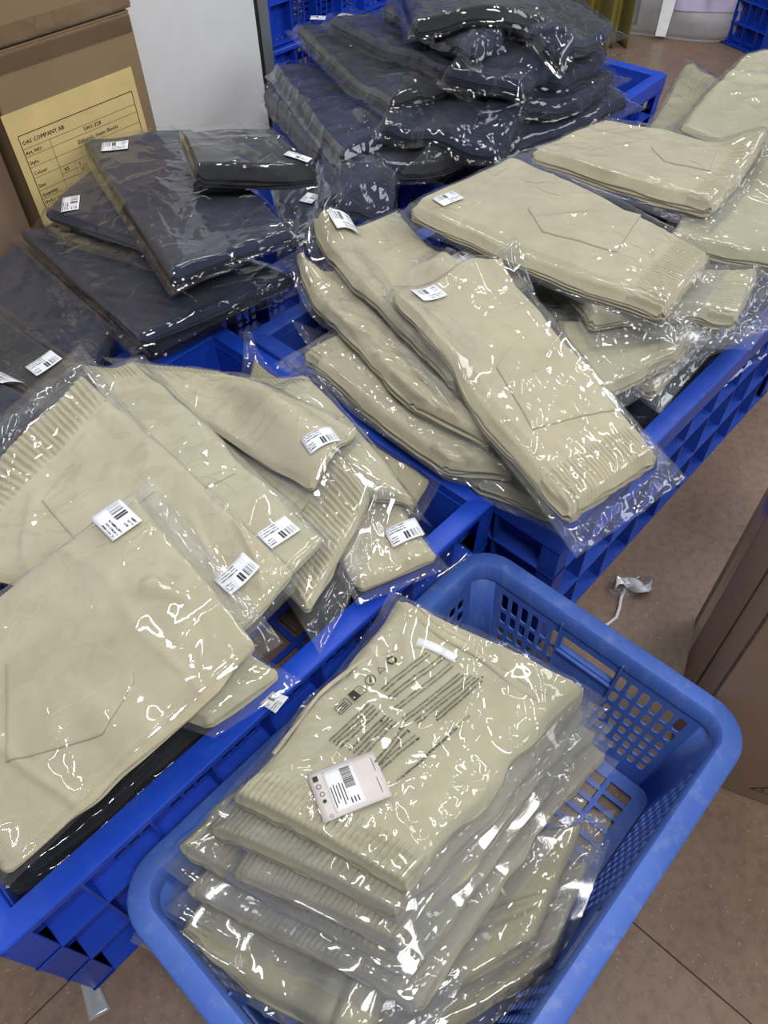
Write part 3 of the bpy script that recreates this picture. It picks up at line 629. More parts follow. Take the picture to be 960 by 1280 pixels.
        gt = gather * .0068 * fm ** 3 * (fbm(uu * Lu * 75 + seed, vv * Lv * 9, 91, 2) + .6 * fbm(uu * Lu * 140, vv * Lv * 14, 92, 1)) if band > 0 else 0
        eb = np.minimum(1 - np.abs(al), np.minimum(bl_, 1 - bl_)); S[..., 2] += ft + gt + np.where(eb < 1e-6, -.0035, .0010 - .0007 * np.exp(-((eb - .12) / .05) ** 2))
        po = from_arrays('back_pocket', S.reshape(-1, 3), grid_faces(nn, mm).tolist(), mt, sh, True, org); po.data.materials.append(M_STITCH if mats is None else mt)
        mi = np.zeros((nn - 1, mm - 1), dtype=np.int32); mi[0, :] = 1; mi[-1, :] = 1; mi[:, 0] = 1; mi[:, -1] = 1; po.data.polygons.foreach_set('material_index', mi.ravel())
    # film: fine upper sheet + plain lower sheet
    fm_ = film or (M_FILM_N if mats is M_NAVY else M_FILM)
    V = np.stack([X, Y, Zf], -1).reshape(-1, 3); F = grid_faces(nu, nv).tolist()
    k = max(2, int(6)); ii = np.unique(np.r_[0:nu:k, nu - 1]); jj = np.unique(np.r_[0:nv:k, nv - 1])
    V2 = np.stack([X[np.ix_(ii, jj)], Y[np.ix_(ii, jj)], Zb[np.ix_(ii, jj)] - .0005], -1).reshape(-1, 3); n0 = len(V)
    F += [tuple(f[::-1]) for f in (grid_faces(len(ii), len(jj), n0)).tolist()]; V = np.vstack([V, V2])
    from_arrays('plastic_bag', V, F, fm_, root, True, org)
    for c0, d_, up_ in seats:
        sw, sh_ = st_size; nn, mm = 9, 7; al = (np.linspace(-.5, .5, nn)[:, None] * np.ones((1, mm))); bl_ = (np.linspace(-.5, .5, mm)[None, :] * np.ones((nn, 1)))
        uu, vv = inv(c0 + d_ * (al * sw)[..., None] + up_ * (bl_ * sh_)[..., None])
        S = surf(uu, vv, .0012)
        c_, a1, b1 = S.mean((0, 1)), al.ravel(), bl_.ravel(); Amat = np.stack([np.ones_like(a1), a1, b1, a1 * a1, b1 * b1], 1); sol = np.linalg.lstsq(Amat, S[..., 2].ravel(), rcond=None)[0]
        fit = (Amat @ sol).reshape(nn, mm); S[..., 2] = fit + max(0, float((S[..., 2] - fit).max())) * .6 + .0004
        st = from_arrays('size_sticker', S.reshape(-1, 3), grid_faces(nn, mm).tolist(), M_STICK, root, True, org, uv=np.stack([a1 + .5, b1 + .5], -1))
        st['label'] = 'white barcode sticker'; sm = st.modifiers.new('solid', 'SOLIDIFY'); sm.thickness = .0003
    hf_put(X, Y, np.where(outd > 0, Zb + .003, Zb + hfilm + .001))
    return dict(root=root, surf=surf, org=org, inv=inv, zmid=zmid, frame=local_frame)
G_C, G_B, G_A, G_D, G_E, G_G = 'beige shorts in the left front crate', 'beige shorts on the middle right crate', 'beige shorts in the front basket crate', 'navy shorts heaped on the back crate', 'navy shorts under the carton', 'navy shorts at the left edge'

# ---- navy packs at the left edge
pack([(-120, 420), (70, 560), (30, 620), (-160, 470)], .40, 'navy pack lying lowest at the left edge beneath the barcode stickers', G_G, M_NAVY, res=.6, seed=1)
pack([(20, 300), (140, 405), (90, 520), (-90, 400)], .40, 'smooth navy pack at the left edge below the crate clip', G_G, M_NAVY, band=0, seed=2, res=.8)
pack([(-60, 350), (118, 475), (60, 540), (-120, 440)], [.44, .44, .43, .43], 'navy pack at the left edge with a white barcode sticker on its corner', G_G, M_NAVY, band=0, seed=3, res=.8, sticker=(57, 459, 30, -17), shade=1)
pack([(-80, 430), (45, 500), (10, 560), (-130, 500)], .46, 'navy pack at the far left edge showing half a sticker', G_G, M_NAVY, band=0, seed=4, res=.6, sticker=(2, 470, 30, 14), shade=0)
# ---- navy packs under the carton
pack([(190, 430), (130, 375), (280, 310), (370, 345)], .40, 'navy pack low over the rim with a loose corner of film above the empty crate', G_E, M_NAVY, band=0, seed=5, margin=(.03, .03, .03, .03), film=M_FILM_N)
pack([(25, 285), (175, 420), (330, 360), (170, 260)], [.43, .43, .44, .46], 'wide navy pack whose crumpled film tip hangs over the white crate clip', G_E, M_NAVY, band=0, seed=6, margin=(.03, .02, .03, .03), crease=34)
pack([(345, 230), (405, 215), (430, 265), (355, 300)], .44, 'small folded navy pack with a little sticker right of the largest dark pack', G_E, M_NAVY, band=0, seed=7, margin=(.02, .03, .02, .02), res=.8, crease=30, cr_amp=.004, sticker=(387, 250, 12, -12), st_size=(.04, .03), film=M_FILM_N)
pack([(400, 215), (470, 195), (480, 235), (400, 285)], .42, 'crumpled navy pack with bright glints between the two dark heaps', G_E, M_NAVY, band=0, seed=8, margin=(.02, .03, .02, .02), res=.8, crease=40, cr_amp=.005)
pack([(430, 230), (495, 220), (490, 262), (420, 290)], .40, 'small navy pack nearest the corner of the beige pile with silvery film', G_E, M_NAVY, band=0, seed=9, margin=(.02, .02, .02, .02), res=.8, crease=40, cr_amp=.005)
pack([(55, 262), (190, 306), (220, 230), (125, 190)], [.49, .49, .50, .51], 'navy pack tucked under the large one with an upright sticker near the carton', G_E, M_NAVY, band=0, seed=10, margin=(.02, .02, .05, .02), sticker=(88, 254, 5, -30))
pack([(104, 172), (215, 340), (364, 286), (240, 158)], [.54, .54, .54, .55], 'largest flat dark pack in the middle of the navy heap with a corner sticker', G_E, M_NAVY, band=0, seed=11, margin=(.025, .03, .02, .02), sticker=(144, 184, -22, 2), crease=34, st_size=(.055, .038), shade=0, bow=.003, taper=1.0)
pack([(225, 160), (245, 205), (400, 207), (330, 150)], [.60, .60, .58, .60], 'thick charcoal pack lying topmost against the white wall', G_E, M_NAVY, band=0, seed=12, margin=(.015, .015, .01, .02), th=.045, shade=1, sticker=(372, 190, 25, 5), st_size=(.05, .02))
# ---- navy heap on the back crate
pk = [
    ([(370, 170), (500, 245), (700, 150), (560, 80)], .20, 'navy pack deepest in the front of the back crate', 18, .05, None),
    ([(330, 110), (360, 90), (470, 175), (425, 205)], .37, 'rolled navy pack hanging over the front left rim of the back crate', 20, .05, None),
    ([(480, 215), (440, 165), (560, 120), (640, 175)], .385, 'dark navy pack in the shade low in the middle of the back heap', 21, .03, None),
    ([(500, 225), (590, 190), (690, 140), (620, 120)], .39, 'navy pack sagging over the rim behind the beige pile', 22, .03, None),
    ([(620, 190), (600, 130), (730, 85), (790, 120)], .40, 'navy pack along the right rim of the back crate', 23, .03, None),
    ([(345, 90), (430, 200), (540, 150), (450, 60)], .41, 'wrinkled navy pack on the left flank of the back heap', 24, .03, None),
    ([(480, 165), (620, 185), (680, 120), (530, 90)], .435, 'navy pack with a folded film corner on the front of the back heap', 25, .03, None),
    ([(600, 160), (720, 130), (775, 85), (640, 80)], .44, 'navy pack lying on the right flank of the back heap', 26, .03, None),
    ([(372, 28), (490, 140), (590, 112), (470, 20)], [.50, .455, .47, .50], 'long navy pack with silver edge and upright sticker left of the heap', 27, .03, (397, 17, -14, 0)),
    ([(600, 110), (700, 105), (765, 60), (640, 55)], .485, 'navy pack with crinkled reflective film at the right top of the back heap', 28, .03, None),
    ([(412, 22), (590, 118), (640, 85), (500, 5)], [.53, .49, .51, .54], 'long navy pack with a flat sticker near the top edge of the heap', 29, .03, (432, 17, -16, -3)),
    ([(560, 95), (650, 110), (740, 40), (640, 20)], .53, 'navy pack high on the back heap under the topmost one', 30, .03, None),
    ([(480, 5), (590, 75), (640, 55), (560, -30)], .57, 'navy pack reaching the top edge of the photo in the middle of the heap', 31, .03, None),
    ([(505, -20), (520, 30), (690, 30), (640, -40)], .61, 'topmost charcoal pack of the back heap with a rounded corner', 32, .035, None),
    ([(640, 50), (700, 75), (770, 30), (700, -10)], .57, 'navy pack hanging off the right of the heap with a pointed film tip', 33, .025, None),
]
for q, z, lab, sd, thk, stk in pk:
    pack(q, z, lab, G_D, M_NAVY, band=0, th=thk, seed=sd, res=.72, stiff=9, cap=.03, margin=(.03, .03, .03, .04), crease=52, cr_amp=.0042, crumple=.007, sticker=stk, st_size=(.045, .034), shade=sd % 5 == 2, bow=.018)

# ---- left front crate, beige
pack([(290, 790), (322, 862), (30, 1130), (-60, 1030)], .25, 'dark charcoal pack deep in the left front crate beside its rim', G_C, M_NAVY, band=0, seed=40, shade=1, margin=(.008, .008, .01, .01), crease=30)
pack([(560, 700), (440, 800), (330, 690), (450, 560)], .24, 'dark filler pack added in the shade under the ruched waistband near the front rim', G_C, M_NAVY, band=0, seed=39, shade=1, margin=(.03, .03, .03, .03), crease=30)  # filler added to make the gap between the beige packs dark
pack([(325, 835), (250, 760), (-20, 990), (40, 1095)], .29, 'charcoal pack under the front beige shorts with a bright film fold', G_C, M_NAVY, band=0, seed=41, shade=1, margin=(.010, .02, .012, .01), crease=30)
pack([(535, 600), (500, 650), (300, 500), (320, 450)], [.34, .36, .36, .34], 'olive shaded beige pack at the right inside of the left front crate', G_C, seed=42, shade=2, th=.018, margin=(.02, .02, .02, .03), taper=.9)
pack([(545, 690), (450, 730), (320, 560), (400, 480)], [.37, .37, .36, .36], 'beige pack nearest the crate corner with a sticker at its lower end', G_C, seed=43, shade=0, band=0, sticker=(505, 670, 32, -11), margin=(.015, .02, .02, .03))
pack([(420, 620), (520, 640), (390, 480), (280, 470)], [.38, .37, .37, .38], 'beige pack behind with its ruched waistband facing the empty corner of the crate', G_C, seed=44, shade=1, margin=(.02, .02, .02, .03), pocket=(385, 535, -20, -22, .10, .11))
pack([(225, 560), (310, 500), (465, 625), (378, 765)], [.37, .37, .385, .385], 'beige pack with its ruched waistband turned towards the front rim', G_C, seed=45, shade=0, th=.022, rumple=.005, taper=.95, margin=(.01, .02, .02, .05), band=.26, gather=1.8)
pack([(390, 618), (447, 545), (285, 468), (150, 450)], [.42, .42, .42, .42], 'beige pack lying third from the left with a square sticker near its hem', G_C, seed=46, shade=0, th=.015, sticker=(403, 573, 27, -11), margin=(.015, .02, .02, .03), band=.06)
pack([(338, 735), (402, 668), (175, 455), (100, 470)], [.44, .44, .43, .44], 'beige pack second from the left in the fan with a sticker on its corner', G_C, seed=47, shade=1, th=.015, sticker=(348, 666, 33, -23), margin=(.015, .02, .015, .03), pocket=(235, 590, -22, -22, .11, .12), band=.08)
pack([(300, 780), (365, 715), (112, 478), (-110, 700)], [.45, .45, .45, .45], 'large beige pack with a wide elastic waistband at the left and a hem sticker', G_C, seed=48, shade=0, th=.018, sticker=(297, 722, 33, -25), margin=(.012, .02, .015, .06), pocket=(120, 620, -20, -20, .13, .14), band=.12, taper=1.0, gather=2.0, stiff=9)
pack([(260, 900), (345, 838), (200, 740), (100, 860)], [.42, .42, .44, .44], 'beige pack peeking out beneath the front one with its gathered edge', G_C, seed=49, shade=1, band=0, margin=(.02, .02, .02, .02))
P_c5 = pack([(165, 618), (320, 808), (0, 1085), (-170, 860)], [.50, .47, .44, .47], 'front most beige pack in the left crate with a tilted sticker near its top corner', G_C, seed=50, shade=0, th=.018, band=0, taper=1.05, sticker=(153, 667, -27, -27), margin=(.022, .012, .035, .012), pocket=(70, 870, 34, -8, .12, .15), crease=34, st_size=(.056, .046), stiff=14)

# ---- middle right crate, beige
BZ = .40
pack([(930, 450), (740, 610), (560, 520), (760, 360)], .22, 'dark filler pack added low in the middle crate seen through loose film by the right rim', G_B, M_NAVY, seed=59, shade=0, th=.03, band=0, margin=(.03, .03, .03, .03))  # filler added so the crate looks dark below the loose film
pack([(600, 600), (690, 640), (560, 420), (400, 420)], .35, 'beige pack lowest in the near corner of the middle crate', G_B, seed=60, shade=1, th=.03, band=0)
pack([(960, 330), (820, 480), (640, 380), (760, 280)], .38, 'beige pack low in the middle crate under loose film', G_B, seed=61, shade=1, th=.03, rumple=.007, band=0, film=M_FILM_CR, crumple=.012)
pack([(640, 590), (560, 575), (375, 440), (450, 400)], [.38, .38, .39, .39], 'crumpled beige pack on the near rim with silvery film at its waistband', G_B, seed=62, shade=0, th=.035, rumple=.007, crease=40, cr_amp=.004, margin=(.02, .03, .03, .04), taper=.9, film=M_FILM_CR)
pack([(610, 560), (520, 510), (370, 350), (440, 330)], [.41, .41, .42, .42], 'beige pack with gathered folds showing left below the two large ones', G_B, seed=63, shade=0, th=.035, rumple=.007, crease=30, margin=(.02, .02, .03, .02))
pack([(700, 400), (720, 500), (840, 450), (880, 400)], .41, 'beige pack whose narrow elastic band sticks out beside the loose film', G_B, seed=64, shade=1, th=.03, rumple=.007, margin=(.06, .06, .02, .11), film=M_FILM_CR, crumple=.022, band=.25)
pack([(700, 330), (740, 400), (920, 395), (950, 330)], .44, 'beige pack with folded waistband under clear film at the right', G_B, seed=65, shade=1, th=.035, rumple=.007, margin=(.03, .06, .02, .08), film=M_FILM_CR, crumple=.020, band=.2)
pack([(590, 300), (540, 345), (600, 375), (680, 340)], .45, 'beige pack seen only as a corner with a crooked sticker between larger packs', G_B, seed=66, shade=1, th=.025, band=0, sticker=(581, 322, -20, 8), res=.8, margin=(.02, .02, .03, .02))
pack([(395, 303), (500, 262), (640, 420), (560, 500)], [.44, .44, .43, .43], 'beige pack at the left of the middle crate with a sticker near its upper corner', G_B, seed=67, shade=0, th=.035, band=0, sticker=(431, 303, -30, 12), margin=(.025, .02, .03, .02))
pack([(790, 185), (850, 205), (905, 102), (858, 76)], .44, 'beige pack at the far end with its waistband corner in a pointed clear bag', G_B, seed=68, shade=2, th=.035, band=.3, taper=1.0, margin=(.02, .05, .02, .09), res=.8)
pack([(1010, 50), (932, 68), (842, 150), (1000, 215)], [.52, .52, .48, .50], 'broad beige pack at the right edge near the blue crate', G_B, seed=69, shade=1, th=.03, band=0, margin=(.02, .02, .02, .02))
pack([(890, 210), (840, 290), (980, 330), (1020, 230)], .45, 'beige pack under film at the right edge beneath the broad one', G_B, seed=70, shade=1, th=.035, band=.1, film=M_FILM_CR, crumple=.012)
pack([(665, 185), (760, 148), (955, 185), (885, 255)], [.50, .50, .49, .49], 'beige pack lying across behind the largest one with a curved pocket seam', G_B, seed=71, shade=0, th=.04, band=.12, margin=(.03, .02, .05, .03), pocket=(860, 195, -30, -5, .10, .13), taper=.9)
pack([(511, 256), (648, 190), (893, 306), (825, 390)], [.50, .50, .50, .50], 'large beige pack second from the front with pocket and elastic waistband', G_B, seed=72, shade=0, th=.036, band=.13, taper=.80, sticker=(560, 253, -30, 12), pocket=(735, 280, -40, -10, .15, .20), margin=(.02, .02, .04, .045), layers=3, crease=30)
P_b1 = pack([(490, 372), (628, 322), (826, 560), (710, 636)], [.49, .49, .47, .47], 'front beige pack overhanging the rim corner with a sticker at its far end', G_B, seed=73, shade=0, th=.036, band=.13, taper=.92, sticker=(536, 379, -31, 14), pocket=(690, 480, -30, -42, .14, .20), margin=(.02, .035, .025, .05), layers=3, crease=34)

# ---- front basket crate, beige
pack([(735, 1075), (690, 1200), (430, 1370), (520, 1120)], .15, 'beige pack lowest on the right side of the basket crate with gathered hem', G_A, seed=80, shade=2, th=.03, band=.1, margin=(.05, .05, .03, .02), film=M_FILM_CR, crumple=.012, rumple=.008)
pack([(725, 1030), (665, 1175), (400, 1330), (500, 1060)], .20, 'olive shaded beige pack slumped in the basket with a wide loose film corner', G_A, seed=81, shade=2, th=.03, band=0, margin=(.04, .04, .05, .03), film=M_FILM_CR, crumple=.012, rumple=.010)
pack([(520, 1130), (460, 1310), (225, 1180), (290, 1050)], .17, 'beige pack at the front wall of the basket under milky film', G_A, seed=82, shade=1, th=.03, band=.12, margin=(.02, .03, .03, .05), film=M_FILM_CR, crumple=.012, rumple=.006)
for k, (q, z, lab) in enumerate([
    ([(540, 800), (752, 935), (520, 1262), (235, 1110)], .22, 'fifth beige pack down in the basket stack showing its edge on the right'),
    ([(530, 790), (742, 915), (505, 1225), (225, 1060)], .25, 'fourth beige pack down in the basket stack with film bunched at the left'),
    ([(522, 780), (735, 895), (500, 1195), (290, 1092)], .28, 'third beige pack down in the basket stack with its waistband exposed in front'),
    ([(512, 772), (727, 878), (500, 1160), (262, 1035)], .31, 'second beige pack down in the basket stack just under the printed bag')]):
    pack(q, z, lab, G_A, seed=84 + k, shade=k % 2, th=.030, band=.12, taper=.98, margin=(.012, .03, .012, .03), film=M_FILM_CR, crumple=.008, stiff=8, gather=1.2)
P_a1 = pack([(503, 760), (722, 862), (506, 1124), (298, 1004)], [.345, .345, .34, .34], 'topmost beige pack in the basket with black warning print and a paper tag', G_A, seed=90, shade=1, th=.03, band=.12, taper=.98, margin=(.03, .03, .02, .03), gather=1.3, crease=46, cr_amp=.003)

# ------------------------------------------------------------------ cartons
def carton(name_label, corner, yaw, lx, ly, z0, z1, mat, cat='carton', group=None, gap=True):
    """corner = world xy of the near corner; local x runs along the front, local y away"""
    root = empty('carton', (corner[0], corner[1], z0), yaw); tag(root, name_label, cat, group); h = z1 - z0
    bm = bmesh.new(); bm_box(bm, 0, lx, 0, ly, 0, h); o = from_bm('body', bm, mat, root); bevel_mod(o, .004, 3)
    for y0, y1 in ((.001, ly / 2 - .002), (ly / 2 + .002, ly - .001)):
        bm = bmesh.new(); bm_box(bm, .001, lx - .001, y0, y1, h, h + .004); bevel_mod(from_bm('flap', bm, mat, root), .0015)
    return root
# right-hand floor carton with the printed box mark
p0 = at(812, 985, 0) + np.array([AX[0], AX[1], 0]) * .05; p1 = at(854, 792, 0) + np.array([AX[0], AX[1], 0]) * .05; yw = math.atan2(p1[1] - p0[1], p1[0] - p0[0]) - PI / 2
cr_ = carton('tall brown carton on the floor at the right edge with a printed box mark', p0[:2], yw, .46, float(np.linalg.norm((p1 - p0)[:2])), 0, .62, M_CARD2)
# mark on its front
fr_ = Flat()
inv_r = Matrix.Rotation(yw, 4, 'Z').to_3x3()
def on_front(px, py):
    d = FW + RT * (px - 480) / CAM_F - UP * (py - 640) / CAM_F; n = inv_r @ Vector((0, 1, 0)); k = n.dot(Vector((p0[0], p0[1], 0)) - Vector((0, 0, CAM_H))) / n.dot(Vector(d))
    q = Vector((0, 0, CAM_H)) + Vector(d) * k; q -= Vector((p0[0], p0[1], 0)); return (q.dot(inv_r @ Vector((1, 0, 0))), q.z)
m0 = on_front(938, 985); m1 = on_front(960, 970)
mx0, my0 = m0
fr_.line(mx0, my0, mx0 + .09, my0 + .002, .0016); fr_.line(mx0, my0, mx0 + .045, my0 + .052, .0022); fr_.line(mx0 + .045, my0 + .052, mx0 + .09, my0 + .002, .0022)
for k, ch in enumerate('TOA'): fr_.text(ch, mx0 + .018 + k * .018, my0 + .018, .016, .1, .0006)
for k, ch in enumerate('SEAM'): fr_.text(ch, mx0 + .014 + k * .016, my0 + .004, .012, .1, .0004)
fr_.build('printed_mark', lambda a, b: (a, -.0006, b), M_INK, cr_)
bm = bmesh.new(); bm_box(bm, -.003, 0, .09, .15, .01, .61); bevel_mod(from_bm('side_fold', bm, M_CARD, cr_), .001)
bm = bmesh.new(); bm_box(bm, -.0008, 0, .235, .29, .0, .615); from_bm('side_tape', bm, M_TAPE, cr_)
bm = bmesh.new(); rs = np.random.RandomState(4)
for k in range(26):
    z = .1 + k * .02; bm_box(bm, -.0015, .0022, -.0012, .001, z, z + .017 + .005 * rs.rand())
from_bm('torn_edge', bm, M_CREASE, cr_)

# upper-left cartons behind the navy packs
TF = -1.625
def on_plane_t(px, py, t):
    d = FW + RT * (px - 480) / CAM_F - UP * (py - 640) / CAM_F; n = np.array([AY[0], AY[1], 0]); k = (t - 0) / (n @ d)
    q = np.array([0, 0, CAM_H]) + d * k; return float(q[:2] @ AX), float(q[2])
sr, zt = on_plane_t(162, 15, TF); sl_, zb_ = on_plane_t(22, 255, TF); sl2, _ = on_plane_t(36, 232, TF)
lc = empty('carton', W(sl2, TF, 0), YAW); tag(lc, 'brown carton with the yellow order sheet behind the navy packs', 'carton', 'brown cartons stacked against the white wall')
LX = sr - sl2
bm = bmesh.new(); bm_box(bm, 0, LX, 0, .42, .02, zt); bevel_mod(from_bm('body', bm, M_CARD, lc), .005, 3)
for y0, y1 in ((.001, .208), (.212, .419)):
    bm = bmesh.new(); bm_box(bm, .001, LX - .001, y0, y1, zt, zt + .004); bevel_mod(from_bm('flap', bm, M_CARD, lc), .0015)
bm = bmesh.new(); bm_box(bm, .01, LX - .005, -.0012, 0, zt - .035, zt - .001); from_bm('closing_tape', bm, M_TAPE, lc)
# yellow sheet
c00 = on_plane_t(0, 146, TF); c10 = on_plane_t(163, 83, TF); c11 = on_plane_t(188, 162, TF)
ex = np.array([c10[0] - c00[0], c10[1] - c00[1]]); SW = float(np.linalg.norm(ex)); ex /= SW; ey = np.array([ex[1], -ex[0]])       # ey runs down the sheet
SHh = .235; PAD = .013
def sheet(a, b, d=-.0022):      # a across, b down, metres
    q = np.array([c00[0], c00[1]]) + ex * a + ey * b; return (q[0] - sl2, d, q[1])
bm = bmesh.new(); q = [sheet(0, 0, -.0005), sheet(SW, 0, -.0005), sheet(SW, SHh, -.0005), sheet(0, SHh, -.0005), sheet(0, 0, -.0014), sheet(SW, 0, -.0014), sheet(SW, SHh, -.0014), sheet(0, SHh, -.0014)]
bm_hexa(bm, q); so = from_bm('order_sheet', bm, M_PAPER, lc); so['label'] = 'yellow printed order sheet'
f = Flat(); x0, x1 = .018, SW - .014; y0 = .045; rowh = [.018, .016, .023, .021, .017, .017, .021, .014, .014, .014, .014]
Y = [y0, y0 + .027]
for h_ in [.016, .022, .022, .028, .018, .016, .016, .016, .016]: Y.append(Y[-1] + h_)
for y in Y[:1]: f.line(x0, y, x1, y, .0016)
for y in Y[1:]: f.line(x0, y, x1, y, .0007)
f.line(x0, y0, x0, SHh - .012, .0016); f.line(x1, y0, x1, SHh - .012, .0016); xd = x0 + .062; f.line(xd, Y[1], xd, Y[6], .0007)
def tx(st, x, y, size, b=.0003): f.text(st, x, y, size, 0, b)
rows_ = ['OAS COMPANY AB', 'Art. NO:', 'Style:', 'Colour:', 'Size:', 'Quantity:', 'Order number:', 'Date:', 'Carton:']
g = Flat(); g.F = []; 
def txd(st, x, y, size, b=.00025):
    n = len(f.V); f.text(st, 0, 0, size, 0, b)
    f.V[n:] = [(x + v[0], y - v[1]) for v in f.V[n:]]
ys_ = [y0 + .019] + [Y[k + 1] + (Y[k + 2] - Y[k + 1]) * .78 for k in range(8)]
for st, y in zip(rows_, ys_): txd(st, x0 + .003, y, .0105 if st[0] != 'O' or st[1] != 'A' else .0115)
cxm = x0 + (x1 - x0) * .62
txd('5001-328', cxm - .030, Y[1] + .0115, .0115); txd('Eldmadic Swim Shorts', cxm - .052, Y[2] + .016, .0115); txd('PATTERN', cxm - .022, Y[3] + .017, .0105)
for k, st in enumerate(['XS', 'S', 'M', 'L', 'XL', 'XXL']):
    xx = xd + .008 + k * (x1 - xd) / 6; txd(st, xx, Y[4] + .012, .0105)
    if k: f.line(xx - .008, Y[4], xx - .008, Y[6], .0006)
txd('10', xd + .008 + (x1 - xd) / 6, Y[4] + .025, .010)
f.line(xd, Y[4] + .015, x1, Y[4] + .015, .0006)
f.build('order_sheet_print', lambda a, b: sheet(a, b, -.0018), M_INK, so)
zc = zt + .008
uc = empty('carton', W(sl2 - .03, TF + .004, zc), YAW); tag(uc, 'plain brown carton stacked on top of the one with the order sheet', 'carton', 'brown cartons stacked against the white wall')
bm = bmesh.new(); bm_box(bm, -.3, LX + .036, 0, .42, 0, .4); bevel_mod(from_bm('body', bm, M_CARD, uc), .006, 3)
bm = bmesh.new(); bm_box(bm, -.29, LX + .034, -.001, 0, .001, .035); from_bm('closing_tape', bm, M_TAPE, uc)
# carton and chrome rod at the far left edge
sa, za = on_plane_t(10, 235, TF + .12)
c3 = empty('carton', W(sl2 - .42, TF - .05, 0), YAW); tag(c3, 'brown carton standing left of the sheet carton at the photo edge', 'carton', 'brown cartons stacked against the white wall')
bm = bmesh.new(); bm_box(bm, 0, .41, 0, .36, .02, zt - .02); bevel_mod(from_bm('body', bm, M_CARD2, c3), .005, 3)
bm = bmesh.new(); bm_box(bm, .02, .40, -.001, 0, zt - .06, zt - .021); from_bm('closing_tape', bm, M_TAPE, c3)

# ------------------------------------------------------------------ print and paper tag on the top bag of the basket
surf, inv_, zmid, org = P_a1['surf'], P_a1['inv'], P_a1['zmid'], P_a1['org']
def on_bag(px, py, dz=.0016):
    c_ = at(px, py, zmid)[:2]; u, v = inv_(c_[None, :]); return surf(u, v, dz)[0]
pr_ = Flat()
# working frame: x along the reading direction (up-right in the photo), y across it, in metres
O_ = at(424, 905, zmid)[:2]; X_ = at(500, 835, zmid)[:2] - O_; X_ /= np.linalg.norm(X_); Y_ = np.array([-X_[1], X_[0]])
def bagxy(px, py): q = at(px, py, zmid)[:2] - O_; return float(q @ X_), float(q @ Y_)
LINES = ['WARNING: TO AVOID DANGER OF SUFFOCATION KEEP THIS', 'BAG AWAY FROM BABIES AND CHILDREN. DO NOT USE IN', 'CRIBS, BEDS, CARRIAGES OR PLAYPENS. NOT A TOY', 'ATTENTION: POUR EVITER TOUT RISQUE D ETOUFFEMENT', 'GARDER CE SAC HORS DE PORTEE DES ENFANTS', 'ACHTUNG: ERSTICKUNGSGEFAHR. VON KINDERN FERNHALTEN']
def text_run(st, p, q, size):
    a = bagxy(*p); b = bagxy(*q); ln = math.hypot(b[0] - a[0], b[1] - a[1]); V, F = text_mesh(st); wd = V[:, 0].max(); pr_.text(st, a[0], a[1], size, math.atan2(b[1] - a[1], b[0] - a[0]), .00012, ln / (wd * size))
# upper block of double lines, then lower block
for k, (p, q) in enumerate([((478, 880), (534, 832)), ((486, 890), (552, 836)), ((492, 906), (562, 846)), ((503, 920), (574, 858)), ((518, 922), (588, 862)), ((544, 918), (597, 866))]):
    text_run(LINES[k], p, q, .0042); text_run(LINES[(k + 2) % 6], (p[0] + 4, p[1] + 3), (q[0] + 4, q[1] + 3), .0042)
for k, (p, q) in enumerate([((416, 946), (464, 898)), ((424, 954), (472, 905)), ((440, 960), (484, 914)), ((436, 982), (492, 920)), ((462, 988), (506, 930)), ((448, 1006), (520, 940))]):
    text_run(LINES[(k + 3) % 6], p, q, .0042); text_run(LINES[(k + 1) % 6], (p[0] + 5, p[1] + 3), (q[0] + 5, q[1] + 3), .0042)
text_run('POLYBAG LDPE 4 PLEASE RECYCLE', (505, 995), (585, 915), .004); text_run('POLYBAG LDPE 4 PLEASE RECYCLE', (498, 1000), (570, 932), .004)
for (px, py) in [(600, 863), (545, 921), (471, 912), (478, 921), (490, 928), (500, 931), (511, 935), (521, 945)]:
    a = bagxy(px, py); s_ = .0012; pr_.poly([(a[0] - s_, a[1] - s_), (a[0] + s_, a[1] - s_), (a[0] + s_, a[1] + s_), (a[0] - s_, a[1] + s_)])
# recycling arrows
a = bagxy(490, 842); r0 = .0070
for k in range(3):
    th0 = k * 2 * PI / 3 + .5; pr_.ring(a[0], a[1], r0, .0028, th0, th0 + 1.45, 6); hx, hy = a[0] + (r0 - .0014) * math.cos(th0 + 1.9), a[1] + (r0 - .0014) * math.sin(th0 + 1.9)
    q1 = (a[0] + (r0 + .001) * math.cos(th0 + 1.42), a[1] + (r0 + .001) * math.sin(th0 + 1.42)); q2 = (a[0] + (r0 - .0038) * math.cos(th0 + 1.42), a[1] + (r0 - .0038) * math.sin(th0 + 1.42)); pr_.poly([q1, (hx, hy), q2])
# triangle mark
a = bagxy(477, 855); tri = [(a[0] + .0062 * math.cos(t_), a[1] + .0062 * math.sin(t_)) for t_ in (PI / 2 + .0, PI / 2 + 2 * PI / 3, PI / 2 + 4 * PI / 3)]
for k in range(3): pr_.line(*tri[k], *tri[(k + 1) % 3], .0008)
pr_.text('04', a[0] - .0024, a[1] - .0018, .0038)
# leaf in a ring
a = bagxy(464, 867); pr_.ring(a[0], a[1], .0074, .0011)
for k in range(4): pr_.line(a[0] - .004 + .0004 * k, a[1] - .003 + .0004 * k, a[0] + .004 - .001 * k, a[1] + .0045 - .0022 * k, .0008)
